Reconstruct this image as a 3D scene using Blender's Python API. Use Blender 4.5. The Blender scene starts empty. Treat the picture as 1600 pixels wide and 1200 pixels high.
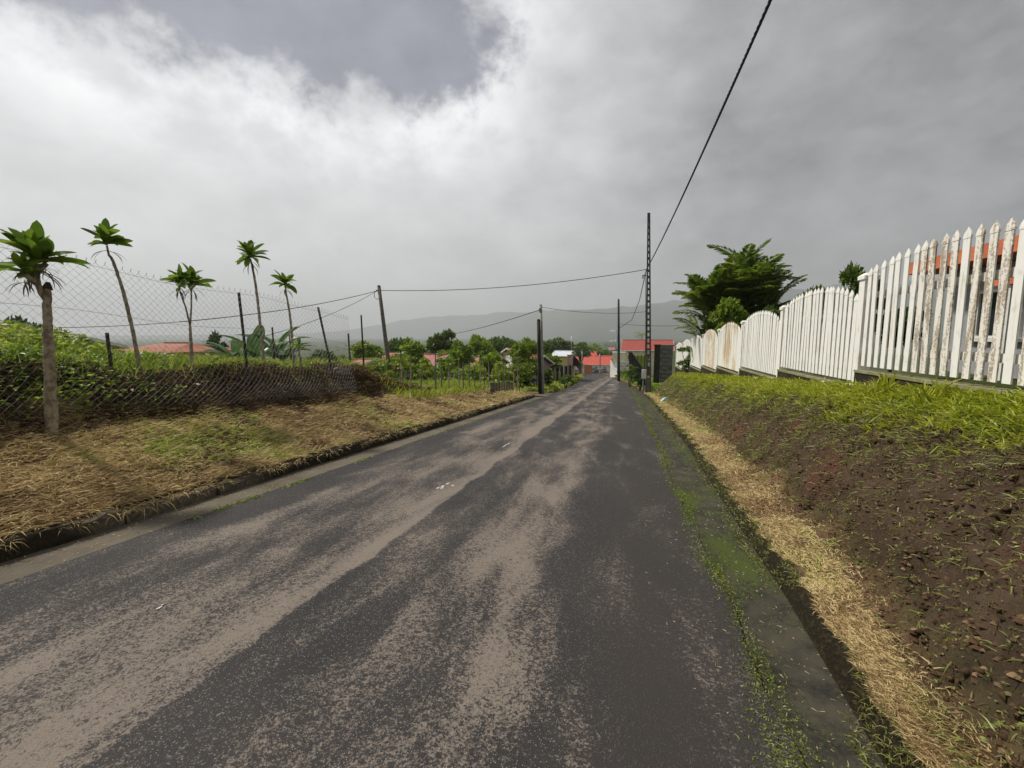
import bpy, math, random
import numpy as np
from mathutils import Vector, Matrix
random.seed(7); RNG = np.random.default_rng(11)
S = bpy.context.scene
COL = S.collection
R = math.radians

# ------------------------------------------------------------ camera
FPX, PITCH, YAW, K = 680.0, math.atan(75/680.0), R(14.464), 0.07377   # focal length in photo pixels, road falls 7.4 %
cam = bpy.data.cameras.new('camera'); co = bpy.data.objects.new('camera', cam); COL.objects.link(co)
cam.sensor_width = 36; cam.lens = FPX/1600*36; cam.clip_start = .05; cam.clip_end = 30000
co.location = (0, 0, 1.6); co.rotation_euler = (math.pi/2-PITCH, 0, YAW)
S.camera = co
S.view_settings.view_transform = 'Standard'; S.view_settings.look = 'None'
S.view_settings.gamma = 1; S.view_settings.use_curve_mapping = False
S.view_settings.exposure = 0.7
S.cycles.max_bounces = 6; S.cycles.diffuse_bounces = 3; S.cycles.volume_bounces = 0; S.cycles.transmission_bounces = 3
CF = np.array([-math.sin(YAW)*math.cos(PITCH), math.cos(YAW)*math.cos(PITCH), -math.sin(PITCH)])
CR = np.array([math.cos(YAW), math.sin(YAW), 0]); CU = np.cross(CR, CF); CP = np.array([0, 0, 1.6])
def ray(px, py): return CF + CR*(px-800)/FPX + CU*(600-py)/FPX
def atX(px, py, X): v = ray(px, py); return CP + v*X/v[0]
def atY(px, py, Y): v = ray(px, py); return CP + v*Y/v[1]

# ------------------------------------------------------------ world and sun
SUN_EL, SUN_AZ = R(54), R(84)           # sun ahead and to the left of the road (azimuth measured left from +Y)
W = bpy.data.worlds.new('World'); S.world = W; W.use_nodes = True
def build_world():
    nt = W.node_tree; nt.nodes.clear(); L = nt.links.new
    def n(t, **k):
        x = nt.nodes.new(t)
        for a, b in k.items(): setattr(x, a, b)
        return x
    def m(op, a, b=None, c=None):
        x = n('ShaderNodeMath', operation=op)
        for i, v in enumerate((a, b, c)):
            if v is None: continue
            if isinstance(v, (int, float)): x.inputs[i].default_value = v
            else: L(v, x.inputs[i])
        return x.outputs[0]
    def ss(v, lo, hi, a=0., b=1.):
        x = n('ShaderNodeMapRange', interpolation_type='SMOOTHSTEP'); L(v, x.inputs[0])
        for i, q in enumerate((lo, hi, a, b)): x.inputs[i+1].default_value = q
        return x.outputs[0]
    tc = n('ShaderNodeTexCoord').outputs['Generated']
    def noise(scale, detail, rough=.55, off=(0, 0, 0), stretch=(1, 1, 1), dist=0.):
        mp = n('ShaderNodeMapping'); L(tc, mp.inputs[0]); mp.inputs['Location'].default_value = off; mp.inputs['Scale'].default_value = stretch
        x = n('ShaderNodeTexNoise'); L(mp.outputs[0], x.inputs['Vector'])
        x.inputs['Scale'].default_value = scale; x.inputs['Detail'].default_value = detail
        x.inputs['Roughness'].default_value = rough; x.inputs['Distortion'].default_value = dist
        return x.outputs[0]
    def dot(px, py):
        v = ray(px, py); v = v/np.linalg.norm(v)
        x = n('ShaderNodeVectorMath', operation='DOT_PRODUCT'); L(tc, x.inputs[0]); x.inputs[1].default_value = v
        return x.outputs['Value']
    def lobe(px, py, deg0, deg1): return ss(dot(px, py), math.cos(R(deg1)), math.cos(R(deg0)))
    big = noise(1.6, 5, .5, (3.1, 1.2, .4)); puff = noise(4.6, 10, .62, (2.5, 3, 6), (1, 1, 1.25), .15); fine = noise(9, 8, .6, (4, 4, 1), (1, 1, 1.6))
    # gap in the lower cloud deck: blue grey higher cloud
    sepz = n('ShaderNodeSeparateXYZ'); L(tc, sepz.inputs[0]); z = sepz.outputs[2]
    cau = noise(13, 8, .6, (6, 2, 1))
    g1 = m('MULTIPLY', ss(z, .28, .56), lobe(240, -40, 16, 38))
    g3 = m('MAXIMUM', g1, ss(noise(2.1, 4, .5, (9, 3, 5)), .60, .80, 0, .6))
    gapv = m('ADD', g3, m('ADD', m('MULTIPLY', m('SUBTRACT', puff, .5), 1.5), m('MULTIPLY', m('SUBTRACT', cau, .5), .55)))
    gapn = ss(gapv, .38, .70)
    rim = m('MULTIPLY', ss(z, .22, .46), lobe(430, 60, 8, 34))
    up = ss(z, .06, .30)
    gap = m('MULTIPLY', gapn, up)
    # deck brightness: brighter towards the sun, greyer to the right and low down
    lum = m('ADD', .25, m('MULTIPLY', lobe(380, 250, 2, 52), .25))
    lum = m('ADD', lum, m('MULTIPLY', m('SUBTRACT', big, .5), .30))
    lum = m('ADD', lum, m('MULTIPLY', m('SUBTRACT', fine, .5), .30))
    lum = m('ADD', lum, m('MULTIPLY', m('MULTIPLY', rim, ss(puff, .40, .62)), .34))
    lum = m('ADD', lum, m('MULTIPLY', m('SUBTRACT', noise(3.2, 6, .55, (2, 5, 8), (1, 1, 1.8)), .5), .26)); lum = m('ADD', lum, m('MULTIPLY', ss(z, .02, .16, 1, 0), .04))
    lum = m('SUBTRACT', lum, m('MULTIPLY', lobe(1650, 240, 5, 42), .085)); lum = m('MAXIMUM', lum, .12)
    def rgb(v, c):
        x = n('ShaderNodeVectorMath', operation='SCALE'); x.inputs[0].default_value = c; L(v, x.inputs['Scale']); return x.outputs[0]
    deck = rgb(lum, (1.0, 1.005, 1.0)); high = rgb(m('ADD', .01, m('MULTIPLY', m('ADD', big, m('MULTIPLY', fine, 1.3)), .135)), (.93, .96, 1.14))
    mx = n('ShaderNodeMix', data_type='RGBA'); L(gap, mx.inputs[0]); L(deck, mx.inputs[6]); L(high, mx.inputs[7])
    b2 = n('ShaderNodeBackground'); L(mx.outputs[2], b2.inputs[0]); b2.inputs[1].default_value = 1.0
    sky = n('ShaderNodeTexSky', sky_type='NISHITA'); sky.sun_disc = False; sky.sun_elevation = SUN_EL; sky.sun_rotation = -SUN_AZ
    b1 = n('ShaderNodeBackground'); L(sky.outputs[0], b1.inputs[0]); b1.inputs[1].default_value = .1
    ms = n('ShaderNodeMixShader'); ms.inputs[0].default_value = .93; L(b1.outputs[0], ms.inputs[1]); L(b2.outputs[0], ms.inputs[2])
    o = n('ShaderNodeOutputWorld'); L(ms.outputs[0], o.inputs[0])
build_world()
sl = bpy.data.lights.new('sun', 'SUN'); so = bpy.data.objects.new('sun', sl); COL.objects.link(so)
sl.energy = 3.0; sl.angle = R(5); sl.color = (1, .95, .86)
sdir = Vector((-math.sin(SUN_AZ)*math.cos(SUN_EL), math.cos(SUN_AZ)*math.cos(SUN_EL), math.sin(SUN_EL)))
so.rotation_euler = sdir.to_track_quat('Z', 'Y').to_euler()

# ------------------------------------------------------------ numpy noise
def vnoise(x, y, seed=0):
    x = np.asarray(x, float); y = np.asarray(y, float)
    xi = np.floor(x).astype(np.int64); yi = np.floor(y).astype(np.int64); fx = x-xi; fy = y-yi
    fx = fx*fx*(3-2*fx); fy = fy*fy*(3-2*fy)
    def h(a, b):
        n = (a*374761393 + b*668265263 + seed*1442695041) & 0x7fffffff
        n = ((n ^ (n >> 13))*1274126177) & 0x7fffffff
        return ((n ^ (n >> 16)) & 0xffff)/65535.0
    return (h(xi, yi)*(1-fx)+h(xi+1, yi)*fx)*(1-fy)+(h(xi, yi+1)*(1-fx)+h(xi+1, yi+1)*fx)*fy
def fbm(x, y, seed=0, oct=4):
    s = 0; a = .5; t = 0
    for o in range(oct):
        s = s+a*vnoise(np.asarray(x)*2**o, np.asarray(y)*2**o, seed+o); t += a; a *= .5
    return s/t-.5
def sstep(v, a, b):
    t = np.clip((np.asarray(v, float)-a)/(b-a), 0, 1); return t*t*(3-2*t)

# ------------------------------------------------------------ terrain
_cy = np.array([-9999, 26, 32, 40, 48, 62, 83, 120, 163, 190, 230, 9999]); _cx = np.array([0, 0, -.05, -.3, -.75, -1.6, -3.0, -5.9, -9.6, -12.5, -18, -18])
def cl(Y): return np.interp(Y, _cy, _cx)                      # sideways shift of the road
def zb(Y):
    Y = np.maximum(Y, -60.)
    return np.where(Y < 150, -K*Y, -K*150-9*(1-np.exp(-(np.maximum(Y, 150)-150)*K/9)))
LX = [-9000, -200, -80, -40, -25, -14, -9, -7.15, -6.75, -6.4, -5.2, -4.68]
LN = [-7, -7, -4, -1.8, -.2, 1.1, 1.42, 1.38, 1.1, .8, .3, .13]
LX2 = [-9000, -200, -80, -40, -25, -14, -8, -6.2, -5.2, -4.68]; LM = [-7, -7, -4, -1.8, -.8, .25, .5, .55, .28, .13]
LF = [-5, -5, -3, -1.8, -1.0, -.3, .02, .02, .02, .0]
RX = [1.24, 1.30, 1.72, 1.85, 2.25, 2.75, 3.2, 3.5, 6, 15, 60, 9000]; RN = [.02, .12, .19, .28, .74, 1.14, 1.42, 1.45, 1.5, 1.6, 2.5, 2.5]
RX2 = [1.24, 1.7, 2.5, 6, 30, 9000]; RF = [.0, .06, .15, .3, .8, .8]
# the gutter edge and the bank foot swing in towards the road near the camera: sideways shift of the cross section
SK = np.array([.74, 1.2, 1.3, 1.75, 2.3, 2.9])
def e12(Y): return np.interp(Y, [0, 2, 3.3, 4.6, 9.4, 14, 24, 34], [-.25, -.16, -.08, -.05, .10, .12, .12, 0]), np.interp(Y, [0, 1.84, 2.5, 3.4, 4.4, 6, 9, 12, 24, 34], [-.62, -.50, -.36, -.10, -.02, .08, .25, .25, .12, 0])
def knots(Y):
    a, b = e12(Y); return [.74+0*a, 1.2+a, 1.3+a, 1.75+b, 2.3+.5*b, 2.9+0*a]
def warp(xr, Y):
    k = knots(Y); out = xr+0*Y
    for i in range(5): out = np.where((xr >= SK[i]) & (xr < SK[i+1]), k[i]+(xr-SK[i])*(k[i+1]-k[i])/(SK[i+1]-SK[i]), out)
    return out
def unwarp(x, Y):
    k = knots(Y); out = x+0*Y
    for i in range(5): out = np.where((x >= k[i]) & (x < k[i+1]), SK[i]+(x-k[i])*(SK[i+1]-SK[i])/(k[i+1]-k[i]), out)
    return out
def G(X, Y, detail=True):
    X = np.asarray(X, float); Y = np.asarray(Y, float); x = unwarp(X-cl(Y), Y)
    wob = fbm(Y*.5, X*0+3, 5)*.35
    hl = np.interp(x, LX, LN); hm = np.interp(x, LX2, LM); hf = np.interp(x, LX2, LF)
    t1 = sstep(Y, 9, 15); t2 = sstep(Y+.6*(x+4.7), 21.2, 24.5)
    h_left = (hl*(1-t1)+hm*t1)*(1-t2)+hf*t2
    xr = np.where(x > 1.5, x-wob*np.exp(-((x-2.0)/.7)**2), x)
    hr = np.interp(xr, RX, RN); hf2 = np.interp(x, RX2, RF); t3 = sstep(Y+1.0*np.maximum(x-1.6, 0)*(-1), 26, 30.5)
    h_right = hr*(1-t3)+hf2*t3
    h = np.where(x < -3, h_left, np.where(x > 1.2, h_right, -.07))
    h = np.where((x > -4.755) & (x < 1.24), -.07, h)
    if detail:
        near = 1-sstep(np.hypot(X, Y), 40, 120)
        bank = sstep(x, 1.62, 1.85)*(1-sstep(x, 2.75, 3.0))*(1-t3)
        verge = sstep(-x, 4.8, 5.2)*(1-sstep(-x, 9, 14))
        h = h+near*bank*(fbm(X*2.2, Y*2.2, 21, 5)*.36+fbm(X*8, Y*8, 31, 3)*.13-.16*sstep(fbm(X*2.6+9, Y*1.5, 77, 3), .17, .3))
        h = h+near*verge*(fbm(X*1.5, Y*1.5, 41, 4)*.20)-near*bank*.10*sstep(np.abs(fbm(X*3.1+2, Y*1.7, 57, 3)), .05, 0)+near*np.where((x < -4.8) | (x > 1.3), fbm(X*6, Y*6, 51, 3)*.035, 0)
        h = h+verge*near*sstep(-x, 6.5, 6.9)*(1-sstep(-x, 7.6, 8.4))*fbm(Y*.6, X*.3, 61, 3)*.5*(1-t2)
        far = sstep(np.hypot(X, Y), 150, 500)
        h = h+far*fbm(X*.006, Y*.006, 71, 4)*8
    return zb(Y)+h
def g1(x, y): return float(G(x, y))
def gnd(px, py, tmax=400):
    v = ray(px, py); t = np.linspace(1, tmax, 20000); p = CP[None]+v[None]*t[:, None]
    i = np.argmax(p[:, 2] < G(p[:, 0], p[:, 1])); return p[i]

# ------------------------------------------------------------ materials
MATS = {}
class NT:
    def __init__(s, name):
        s.m = bpy.data.materials.new(name); s.m.use_nodes = True; s.t = s.m.node_tree; s.t.nodes.clear(); s.L = s.t.links.new
        s.out = s.n('ShaderNodeOutputMaterial'); MATS[name] = s.m
    def n(s, t, **k):
        x = s.t.nodes.new(t)
        for a, b in k.items(): setattr(x, a, b)
        return x
    def put(s, sock, v):
        if hasattr(v, 'is_linked') or isinstance(v, bpy.types.NodeSocket): s.L(v, sock)
        elif isinstance(v, (tuple, list)) and len(v) == 3 and sock.type == 'RGBA': sock.default_value = (*v, 1)
        else: sock.default_value = v
    def math(s, op, a, b=0., c=None):
        x = s.n('ShaderNodeMath', operation=op); s.put(x.inputs[0], a); s.put(x.inputs[1], b)
        if c is not None: s.put(x.inputs[2], c)
        return x.outputs[0]
    def ss(s, v, lo, hi, a=0., b=1.):
        x = s.n('ShaderNodeMapRange', interpolation_type='SMOOTHSTEP'); s.put(x.inputs[0], v)
        for i, q in enumerate((lo, hi, a, b)): x.inputs[i+1].default_value = q
        return x.outputs[0]
    def pos(s, obj=False):
        return s.n('ShaderNodeTexCoord').outputs['Object'] if obj else s.n('ShaderNodeNewGeometry').outputs['Position']
    def mapv(s, v, scale=(1, 1, 1), loc=(0, 0, 0), rot=(0, 0, 0)):
        x = s.n('ShaderNodeMapping'); s.put(x.inputs[0], v); x.inputs['Scale'].default_value = scale; x.inputs['Location'].default_value = loc
        x.inputs['Rotation'].default_value = rot; return x.outputs[0]
    def noise(s, v, scale, detail=4., rough=.55, dist=0.):
        x = s.n('ShaderNodeTexNoise'); s.put(x.inputs['Vector'], v); x.inputs['Scale'].default_value = scale; x.inputs['Detail'].default_value = detail
        x.inputs['Roughness'].default_value = rough; x.inputs['Distortion'].default_value = dist; return x.outputs[0]
    def voro(s, v, scale, out='Distance', feature='F1'):
        x = s.n('ShaderNodeTexVoronoi', feature=feature); s.put(x.inputs['Vector'], v); x.inputs['Scale'].default_value = scale; return x.outputs[out]
    def mix(s, f, a, b, blend='MIX'):
        x = s.n('ShaderNodeMix', data_type='RGBA', blend_type=blend); s.put(x.inputs[0], f); s.put(x.inputs[6], a); s.put(x.inputs[7], b); return x.outputs[2]
    def ramp(s, f, stops):
        x = s.n('ShaderNodeValToRGB'); s.put(x.inputs[0], f); e = x.color_ramp.elements
        while len(e) < len(stops): e.new(.5)
        for q, (p, c) in zip(e, stops): q.position = p; q.color = (*c, 1)
        return x.outputs[0]
    def attr(s, name, out='Fac'):
        return s.n('ShaderNodeAttribute', attribute_name=name).outputs[out]
    def bump(s, h, strength=.5, dist=.01):
        x = s.n('ShaderNodeBump'); x.inputs['Strength'].default_value = strength; x.inputs['Distance'].default_value = dist; s.put(x.inputs['Height'], h); return x.outputs[0]
    def bsdf(s, col, rough=.8, spec=.3, nor=None, metal=0., transl=None, tfac=.3):
        p = s.n('ShaderNodeBsdfPrincipled'); s.put(p.inputs['Base Color'], col); s.put(p.inputs['Roughness'], rough)
        p.inputs['Specular IOR Level'].default_value = spec; p.inputs['Metallic'].default_value = metal
        if nor is not None: s.put(p.inputs['Normal'], nor)
        o = p.outputs[0]
        if transl is not None:
            t = s.n('ShaderNodeBsdfTranslucent'); s.put(t.inputs[0], transl); x = s.n('ShaderNodeMixShader'); x.inputs[0].default_value = tfac
            s.L(p.outputs[0], x.inputs[1]); s.L(t.outputs[0], x.inputs[2]); o = x.outputs[0]
        s.L(o, s.out.inputs[0]); return s.m

def leafmat(name, stops, tf=.35, rough=.45, spec=.35):
    q = NT(name); c = q.ramp(q.attr('rnd'), stops); return q.bsdf(c, rough, spec, transl=c, tfac=tf)
def worn(name, a, b, scale=3., rough=.75, bump=.25, fine=40., spec=.3, obj=True, lo=.42, hi=.62, metal=0.):
    q = NT(name); p = q.pos(obj); n1 = q.noise(p, scale, 6, .6); c = q.mix(q.ss(n1, lo, hi), a, b)
    n2 = q.noise(p, fine, 4); c = q.mix(q.math('MULTIPLY', q.ss(n2, .3, .7), .35), c, tuple(v*.6 for v in a)); return q.bsdf(c, rough, spec, q.bump(n2, bump, .004), metal)

def make_materials():
    # asphalt: tan worn streaks over dark, seam near the middle
    q = NT('asphalt'); p = q.pos(); sx = q.n('ShaderNodeSeparateXYZ'); q.L(p, sx.inputs[0]); X = sx.outputs[0]; Y = sx.outputs[1]
    wob = q.noise(q.mapv(p, (0, .7, 0)), 1, 3)
    Xw = q.math('ADD', X, q.math('MULTIPLY', q.math('SUBTRACT', wob, .5), .30))
    st = q.noise(q.mapv(p, (1.25, .42, 1), (2.3, .4, 0), (0, 0, .12)), 1.25, 8, .62, .5)
    st2 = q.noise(q.mapv(p, (3.2, .5, 1), (7, 1, 0), (0, 0, -.06)), 1.0, 6, .6)
    lane = q.math('MULTIPLY', q.ss(Xw, -2.55, -2.1), q.ss(Xw, -2.03, -1.97, 1, 0))           # light band left of the seam
    dark = q.math('MULTIPLY', q.ss(Xw, -2.03, -1.97), q.ss(Xw, -1.75, -1.15, 1, 0))
    edge = q.math('MAXIMUM', q.ss(Xw, -.75, -.15), q.ss(Xw, -3.95, -3.45, 1, 0))
    v = q.math('ADD', q.math('MULTIPLY', st, .66), q.math('MULTIPLY', st2, .34))
    v = q.math('ADD', v, q.math('MULTIPLY', lane, .11)); v = q.math('SUBTRACT', v, q.math('MULTIPLY', dark, .075)); v = q.math('SUBTRACT', v, q.math('MULTIPLY', edge, .13))
    ag = q.noise(p, 95, 3, .7); ag2 = q.noise(p, 30, 3, .65)
    v2 = q.math('ADD', v, q.math('MULTIPLY', q.math('SUBTRACT', ag, .5), .46)); v2 = q.math('ADD', v2, q.math('MULTIPLY', q.math('SUBTRACT', ag2, .5), .32))
    vr = q.voro(p, 88, 'Color'); sv = q.n('ShaderNodeSeparateColor'); q.L(vr, sv.inputs[0]); v2 = q.math('ADD', v2, q.math('MULTIPLY', q.math('SUBTRACT', sv.outputs[0], .5), .12))
    tan = q.math('MULTIPLY', q.ss(v2, .43, .60), .92)
    base = q.mix(q.ss(q.noise(p, .6, 3), .35, .65), (.022, .0205, .0205), (.033, .029, .028))
    base = q.mix(q.math('MULTIPLY', q.ss(Xw, -.6, .1), .6), base, (.036, .030, .027))
    col = q.mix(tan, base, q.mix(q.noise(p, 2, 3), (.172, .140, .114), (.210, .174, .144)))
    chip = q.voro(p, 120, 'Distance'); cr = q.voro(p, 120, 'Color'); sc = q.n('ShaderNodeSeparateColor'); q.L(cr, sc.inputs[0])
    chips = q.math('MULTIPLY', q.ss(chip, .22, .36, 1, 0), q.ss(sc.outputs[0], .72, .80))
    chips = q.math('MULTIPLY', chips, q.ss(Xw, -.5, .2, .85, .2))
    col = q.mix(chips, col, (.30, .285, .27))
    bh = q.math('ADD', q.math('MULTIPLY', ag, .7), q.math('MULTIPLY', q.ss(chip, .0, .5, 1, 0), .5))
    q.bsdf(col, .78, .28, q.bump(bh, .75, .006))
    # concrete gutters with moss
    q = NT('gutter_concrete'); p = q.pos(); n1 = q.noise(p, 1.1, 6, .6); n2 = q.noise(p, 45, 4, .6)
    c = q.mix(q.ss(q.noise(p, 2.6, 8, .7), .36, .62), (.062, .054, .038), (.020, .018, .014)); c = q.mix(q.math('MULTIPLY', q.ss(n2, .35, .7), .5), c, (.05, .045, .038))
    ms = q.noise(q.mapv(p, (1.6, .55, 1), (3, 1.5, 0)), 1.3, 8, .65); c = q.mix(q.ss(q.math('ADD', ms, q.math('MULTIPLY', q.math('SUBTRACT', n2, .5), .7)), .50, .66), c, (.050, .066, .012))
    q.bsdf(c, .85, .2, q.bump(n2, .5, .006))
    q = NT('drain_concrete'); p = q.pos(); n1 = q.noise(p, 1.3, 6, .6); n2 = q.noise(p, 45, 4, .6)
    c = q.mix(q.ss(n1, .35, .65), (.135, .115, .085), (.085, .070, .052)); c = q.mix(q.math('MULTIPLY', q.ss(n2, .4, .7), .4), c, (.08, .07, .055)); q.bsdf(c, .85, .2, q.bump(n2, .4, .005))
    q = NT('kerb_concrete'); p = q.pos(); n1 = q.noise(p, 2.2, 6, .65); n2 = q.noise(p, 30, 5, .65)
    c = q.mix(q.ss(q.noise(p, .55, 3), .50, .60), (.040, .034, .024), (.17, .145, .11)); c = q.mix(q.math('MULTIPLY', q.ss(n1, .5, .65), .6), c, (.045, .040, .018)); c = q.mix(q.math('MULTIPLY', q.ss(n2, .4, .7), .5), c, (.02, .018, .012)); q.bsdf(c, .95, .1, q.bump(n2, .9, .02))
    # ground: soil colour attribute with noise
    q = NT('soil'); p = q.pos(); a = q.attr('soil', 'Color'); n1 = q.noise(p, 3.5, 8, .65); n2 = q.noise(p, 28, 6, .65)
    c = q.mix(q.ss(n1, .35, .68), a, q.mix(.55, a, (.018, .012, .008))); c = q.mix(q.math('MULTIPLY', q.ss(n2, .48, .7), .45), c, q.mix(.5, a, (.22, .15, .08)))
    q.bsdf(c, .95, .15, q.bump(q.math('ADD', n2, n1), 1., .06))
    q = NT('mountain_forest'); p = q.pos(); n1 = q.noise(p, .004, 8, .6); n2 = q.noise(p, .03, 6, .6)
    c = q.mix(q.ss(n1, .4, .6), (.022, .040, .016), (.045, .070, .022)); c = q.mix(q.ss(n2, .45, .7), c, (.018, .03, .012)); q.bsdf(c, .95, .1)
    # paints, walls
    q = NT('white_paint'); p = q.pos(); n1 = q.noise(p, 9, 6, .6); n2 = q.noise(q.mapv(p, (14, 14, 2)), 1, 5, .6)
    c = q.mix(q.ss(n1, .52, .75), (.80, .79, .74), (.66, .65, .56)); c = q.mix(q.math('MULTIPLY', q.ss(n2, .55, .72), .55), c, (.42, .40, .28)); q.bsdf(c, .5, .35, q.bump(n1, .15, .004))
    q = NT('rusty_white_paint'); p = q.pos(); n1 = q.noise(q.mapv(p, (15, 15, 2.2)), 1, 7, .65); n2 = q.noise(p, 38, 5, .65)
    f = q.math('MULTIPLY', q.ss(q.math('ADD', n1, q.math('MULTIPLY', q.math('SUBTRACT', n2, .5), .55)), .47, .60), .82); r = q.mix(q.ss(q.noise(p, 16, 4), .4, .6), (.33, .24, .16), (.22, .17, .11))
    c = q.mix(f, (.76, .73, .65), r); q.bsdf(c, .7, .25, q.bump(q.math('ADD', f, n2), .5, .005))
    q = NT('beige_stained_paint'); p = q.pos(); n1 = q.noise(q.mapv(p, (3, 1.5, 1.2)), 1, 6, .65); c = q.mix(q.ss(n1, .40, .60), (.76, .73, .64), (.56, .44, .30)); q.bsdf(c, .6, .3)
    worn('plinth_concrete', (.028, .025, .018), (.055, .05, .03), 4, .95, .6, 30, .1, False)
    worn('plinth_top', (.20, .20, .09), (.30, .28, .20), 5, .9, .4, 30, .1, False)
    worn('grey_concrete', (.20, .19, .17), (.13, .125, .11), 2.5, .85, .4, 25)
    worn('pole_concrete', (.13, .125, .115), (.065, .062, .056), 1.2, .9, .4, 25)
    worn('pale_pole', (.34, .34, .28), (.22, .23, .17), 2, .85, .3, 25)
    worn('tarred_wood', (.014, .013, .012), (.03, .027, .024), 2, .8, .4, 30)
    worn('grey_wood', (.17, .155, .13), (.09, .08, .065), 6, .9, .5, 30)
    worn('rusty_post', (.028, .024, .022), (.055, .04, .03), 12, .8, .3, 60)
    worn('galvanised_wire', (.26, .26, .26), (.16, .15, .14), 9, .55, .1, 60, .5)
    worn('cable_black', (.012, .012, .013), (.02, .02, .02), 5, .6, .1, 60)
    worn('steel', (.35, .35, .36), (.22, .22, .23), 3, .4, .1, 40, .5, metal=.6)
    worn('lamp_white', (.75, .76, .78), (.6, .6, .62), 3, .4, .1, 40)
    worn('bark_pale', (.36, .30, .21), (.15, .12, .08), 16, .9, 1., 34)
    worn('bark_dark', (.085, .065, .045), (.045, .036, .026), 10, .95, .7, 40)
    worn('stem_green', (.16, .20, .06), (.22, .20, .09), 5, .7, .3, 30)
    for nm, a, b in [('roof_red', (.33, .065, .048), (.25, .06, .045)), ('roof_pink', (.42, .16, .15), (.30, .11, .105)), ('roof_orange', (.60, .17, .075), (.48, .13, .06)), ('roof_scarlet', (.52, .085, .05), (.40, .075, .05)), ('roof_teal', (.18, .42, .40), (.14, .33, .32)), ('roof_rust', (.27, .075, .045), (.36, .15, .08)),
                     ('roof_white', (.62, .64, .68), (.5, .52, .56)), ('wall_white', (.76, .75, .71), (.62, .61, .56)), ('wall_cream', (.70, .65, .46), (.58, .53, .36)), ('wall_yellow', (.60, .52, .20), (.48, .44, .2)), ('wall_grey', (.36, .37, .38), (.28, .29, .30)),
                     ('wall_orange', (.58, .20, .075), (.46, .17, .08)), ('wall_pink', (.52, .34, .30), (.42, .27, .24)), ('wall_dark', (.020, .018, .016), (.045, .04, .035)), ('lime_panel', (.26, .34, .03), (.20, .28, .03)), ('dark_green_panel', (.012, .022, .018), (.02, .03, .025)), ('maroon_door', (.10, .03, .025), (.07, .025, .02)), ('grey_stone', (.27, .26, .24), (.15, .145, .13))]:
        worn(nm, a, b, 1.4, .7, .25, 22)
    q = NT('window_glass'); q.bsdf((.02, .024, .028), .12, .5)
    for nm, c in [('car_silver', (.35, .36, .38)), ('car_dark', (.02, .022, .028)), ('car_white', (.7, .7, .7))]: q = NT(nm); q.bsdf(c, .3, .5)
    q = NT('tyre'); q.bsdf((.012, .012, .012), .9)
    q = NT('road_paint'); p = q.pos(); c = q.mix(q.ss(q.noise(p, 60, 4, .7), .48, .58), (.62, .62, .60), (.12, .105, .095)); q.bsdf(c, .8, .2)
    q = NT('blue_plastic'); q.bsdf((.10, .20, .42), .4, .4)
    q = NT('pale_blue_plastic'); q.bsdf((.42, .56, .70), .4, .4)
    q = NT('white_petal'); q.bsdf((.8, .8, .78), .6, .2)
    # foliage
    leafmat('straw', [(0, (.17, .10, .05)), (.22, (.38, .27, .13)), (.45, (.62, .48, .25)), (.66, (.72, .59, .33)), (.80, (.48, .46, .14)), (1, (.28, .40, .05))], .25, .8, .15)
    leafmat('dead_brown', [(0, (.035, .021, .012)), (.5, (.10, .060, .034)), (.85, (.24, .16, .09)), (.95, (.10, .12, .03)), (1, (.09, .14, .02))], .1, .9, .1)
    leafmat('lush_grass', [(0, (.16, .22, .012)), (.5, (.33, .38, .022)), (.85, (.46, .47, .04)), (1, (.50, .44, .12))], .4)
    leafmat('bank_grass', [(0, (.08, .085, .022)), (.4, (.22, .21, .07)), (.8, (.27, .32, .06)), (1, (.36, .40, .11))], .3)
    leafmat('moss_tuft', [(0, (.07, .11, .01)), (.6, (.19, .26, .02)), (1, (.34, .37, .06))], .3)
    leafmat('weed_leaf', [(0, (.07, .13, .012)), (.5, (.18, .28, .022)), (.9, (.40, .48, .05)), (1, (.46, .44, .10))], .5)
    leafmat('field_grass', [(0, (.14, .21, .018)), (.5, (.29, .37, .03)), (1, (.44, .44, .08))], .4)
    leafmat('tree_dark', [(0, (.016, .034, .008)), (.5, (.042, .080, .016)), (1, (.10, .15, .028))], .25)
    leafmat('tree_mid', [(0, (.034, .068, .010)), (.5, (.090, .155, .022)), (1, (.19, .26, .040))], .3)
    leafmat('tree_light', [(0, (.07, .13, .012)), (.5, (.19, .29, .024)), (1, (.36, .44, .05))], .4)
    leafmat('tree_red', [(0, (.07, .010, .010)), (.6, (.20, .03, .03)), (1, (.06, .10, .02))], .3)
    leafmat('palm_leaf', [(0, (.04, .075, .01)), (.5, (.11, .185, .02)), (.9, (.28, .35, .035)), (1, (.38, .37, .04))], .4, .35, .5)
    leafmat('dracaena_leaf', [(0, (.05, .11, .012)), (.5, (.14, .24, .02)), (1, (.30, .40, .04))], .4, .55, .3)
    leafmat('dracaena_dead', [(0, (.06, .05, .03)), (1, (.14, .11, .07))], .1)
    leafmat('banana_leaf', [(0, (.03, .08, .018)), (1, (.11, .19, .05))], .35, .35, .5)
make_materials()
M = MATS

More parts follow.
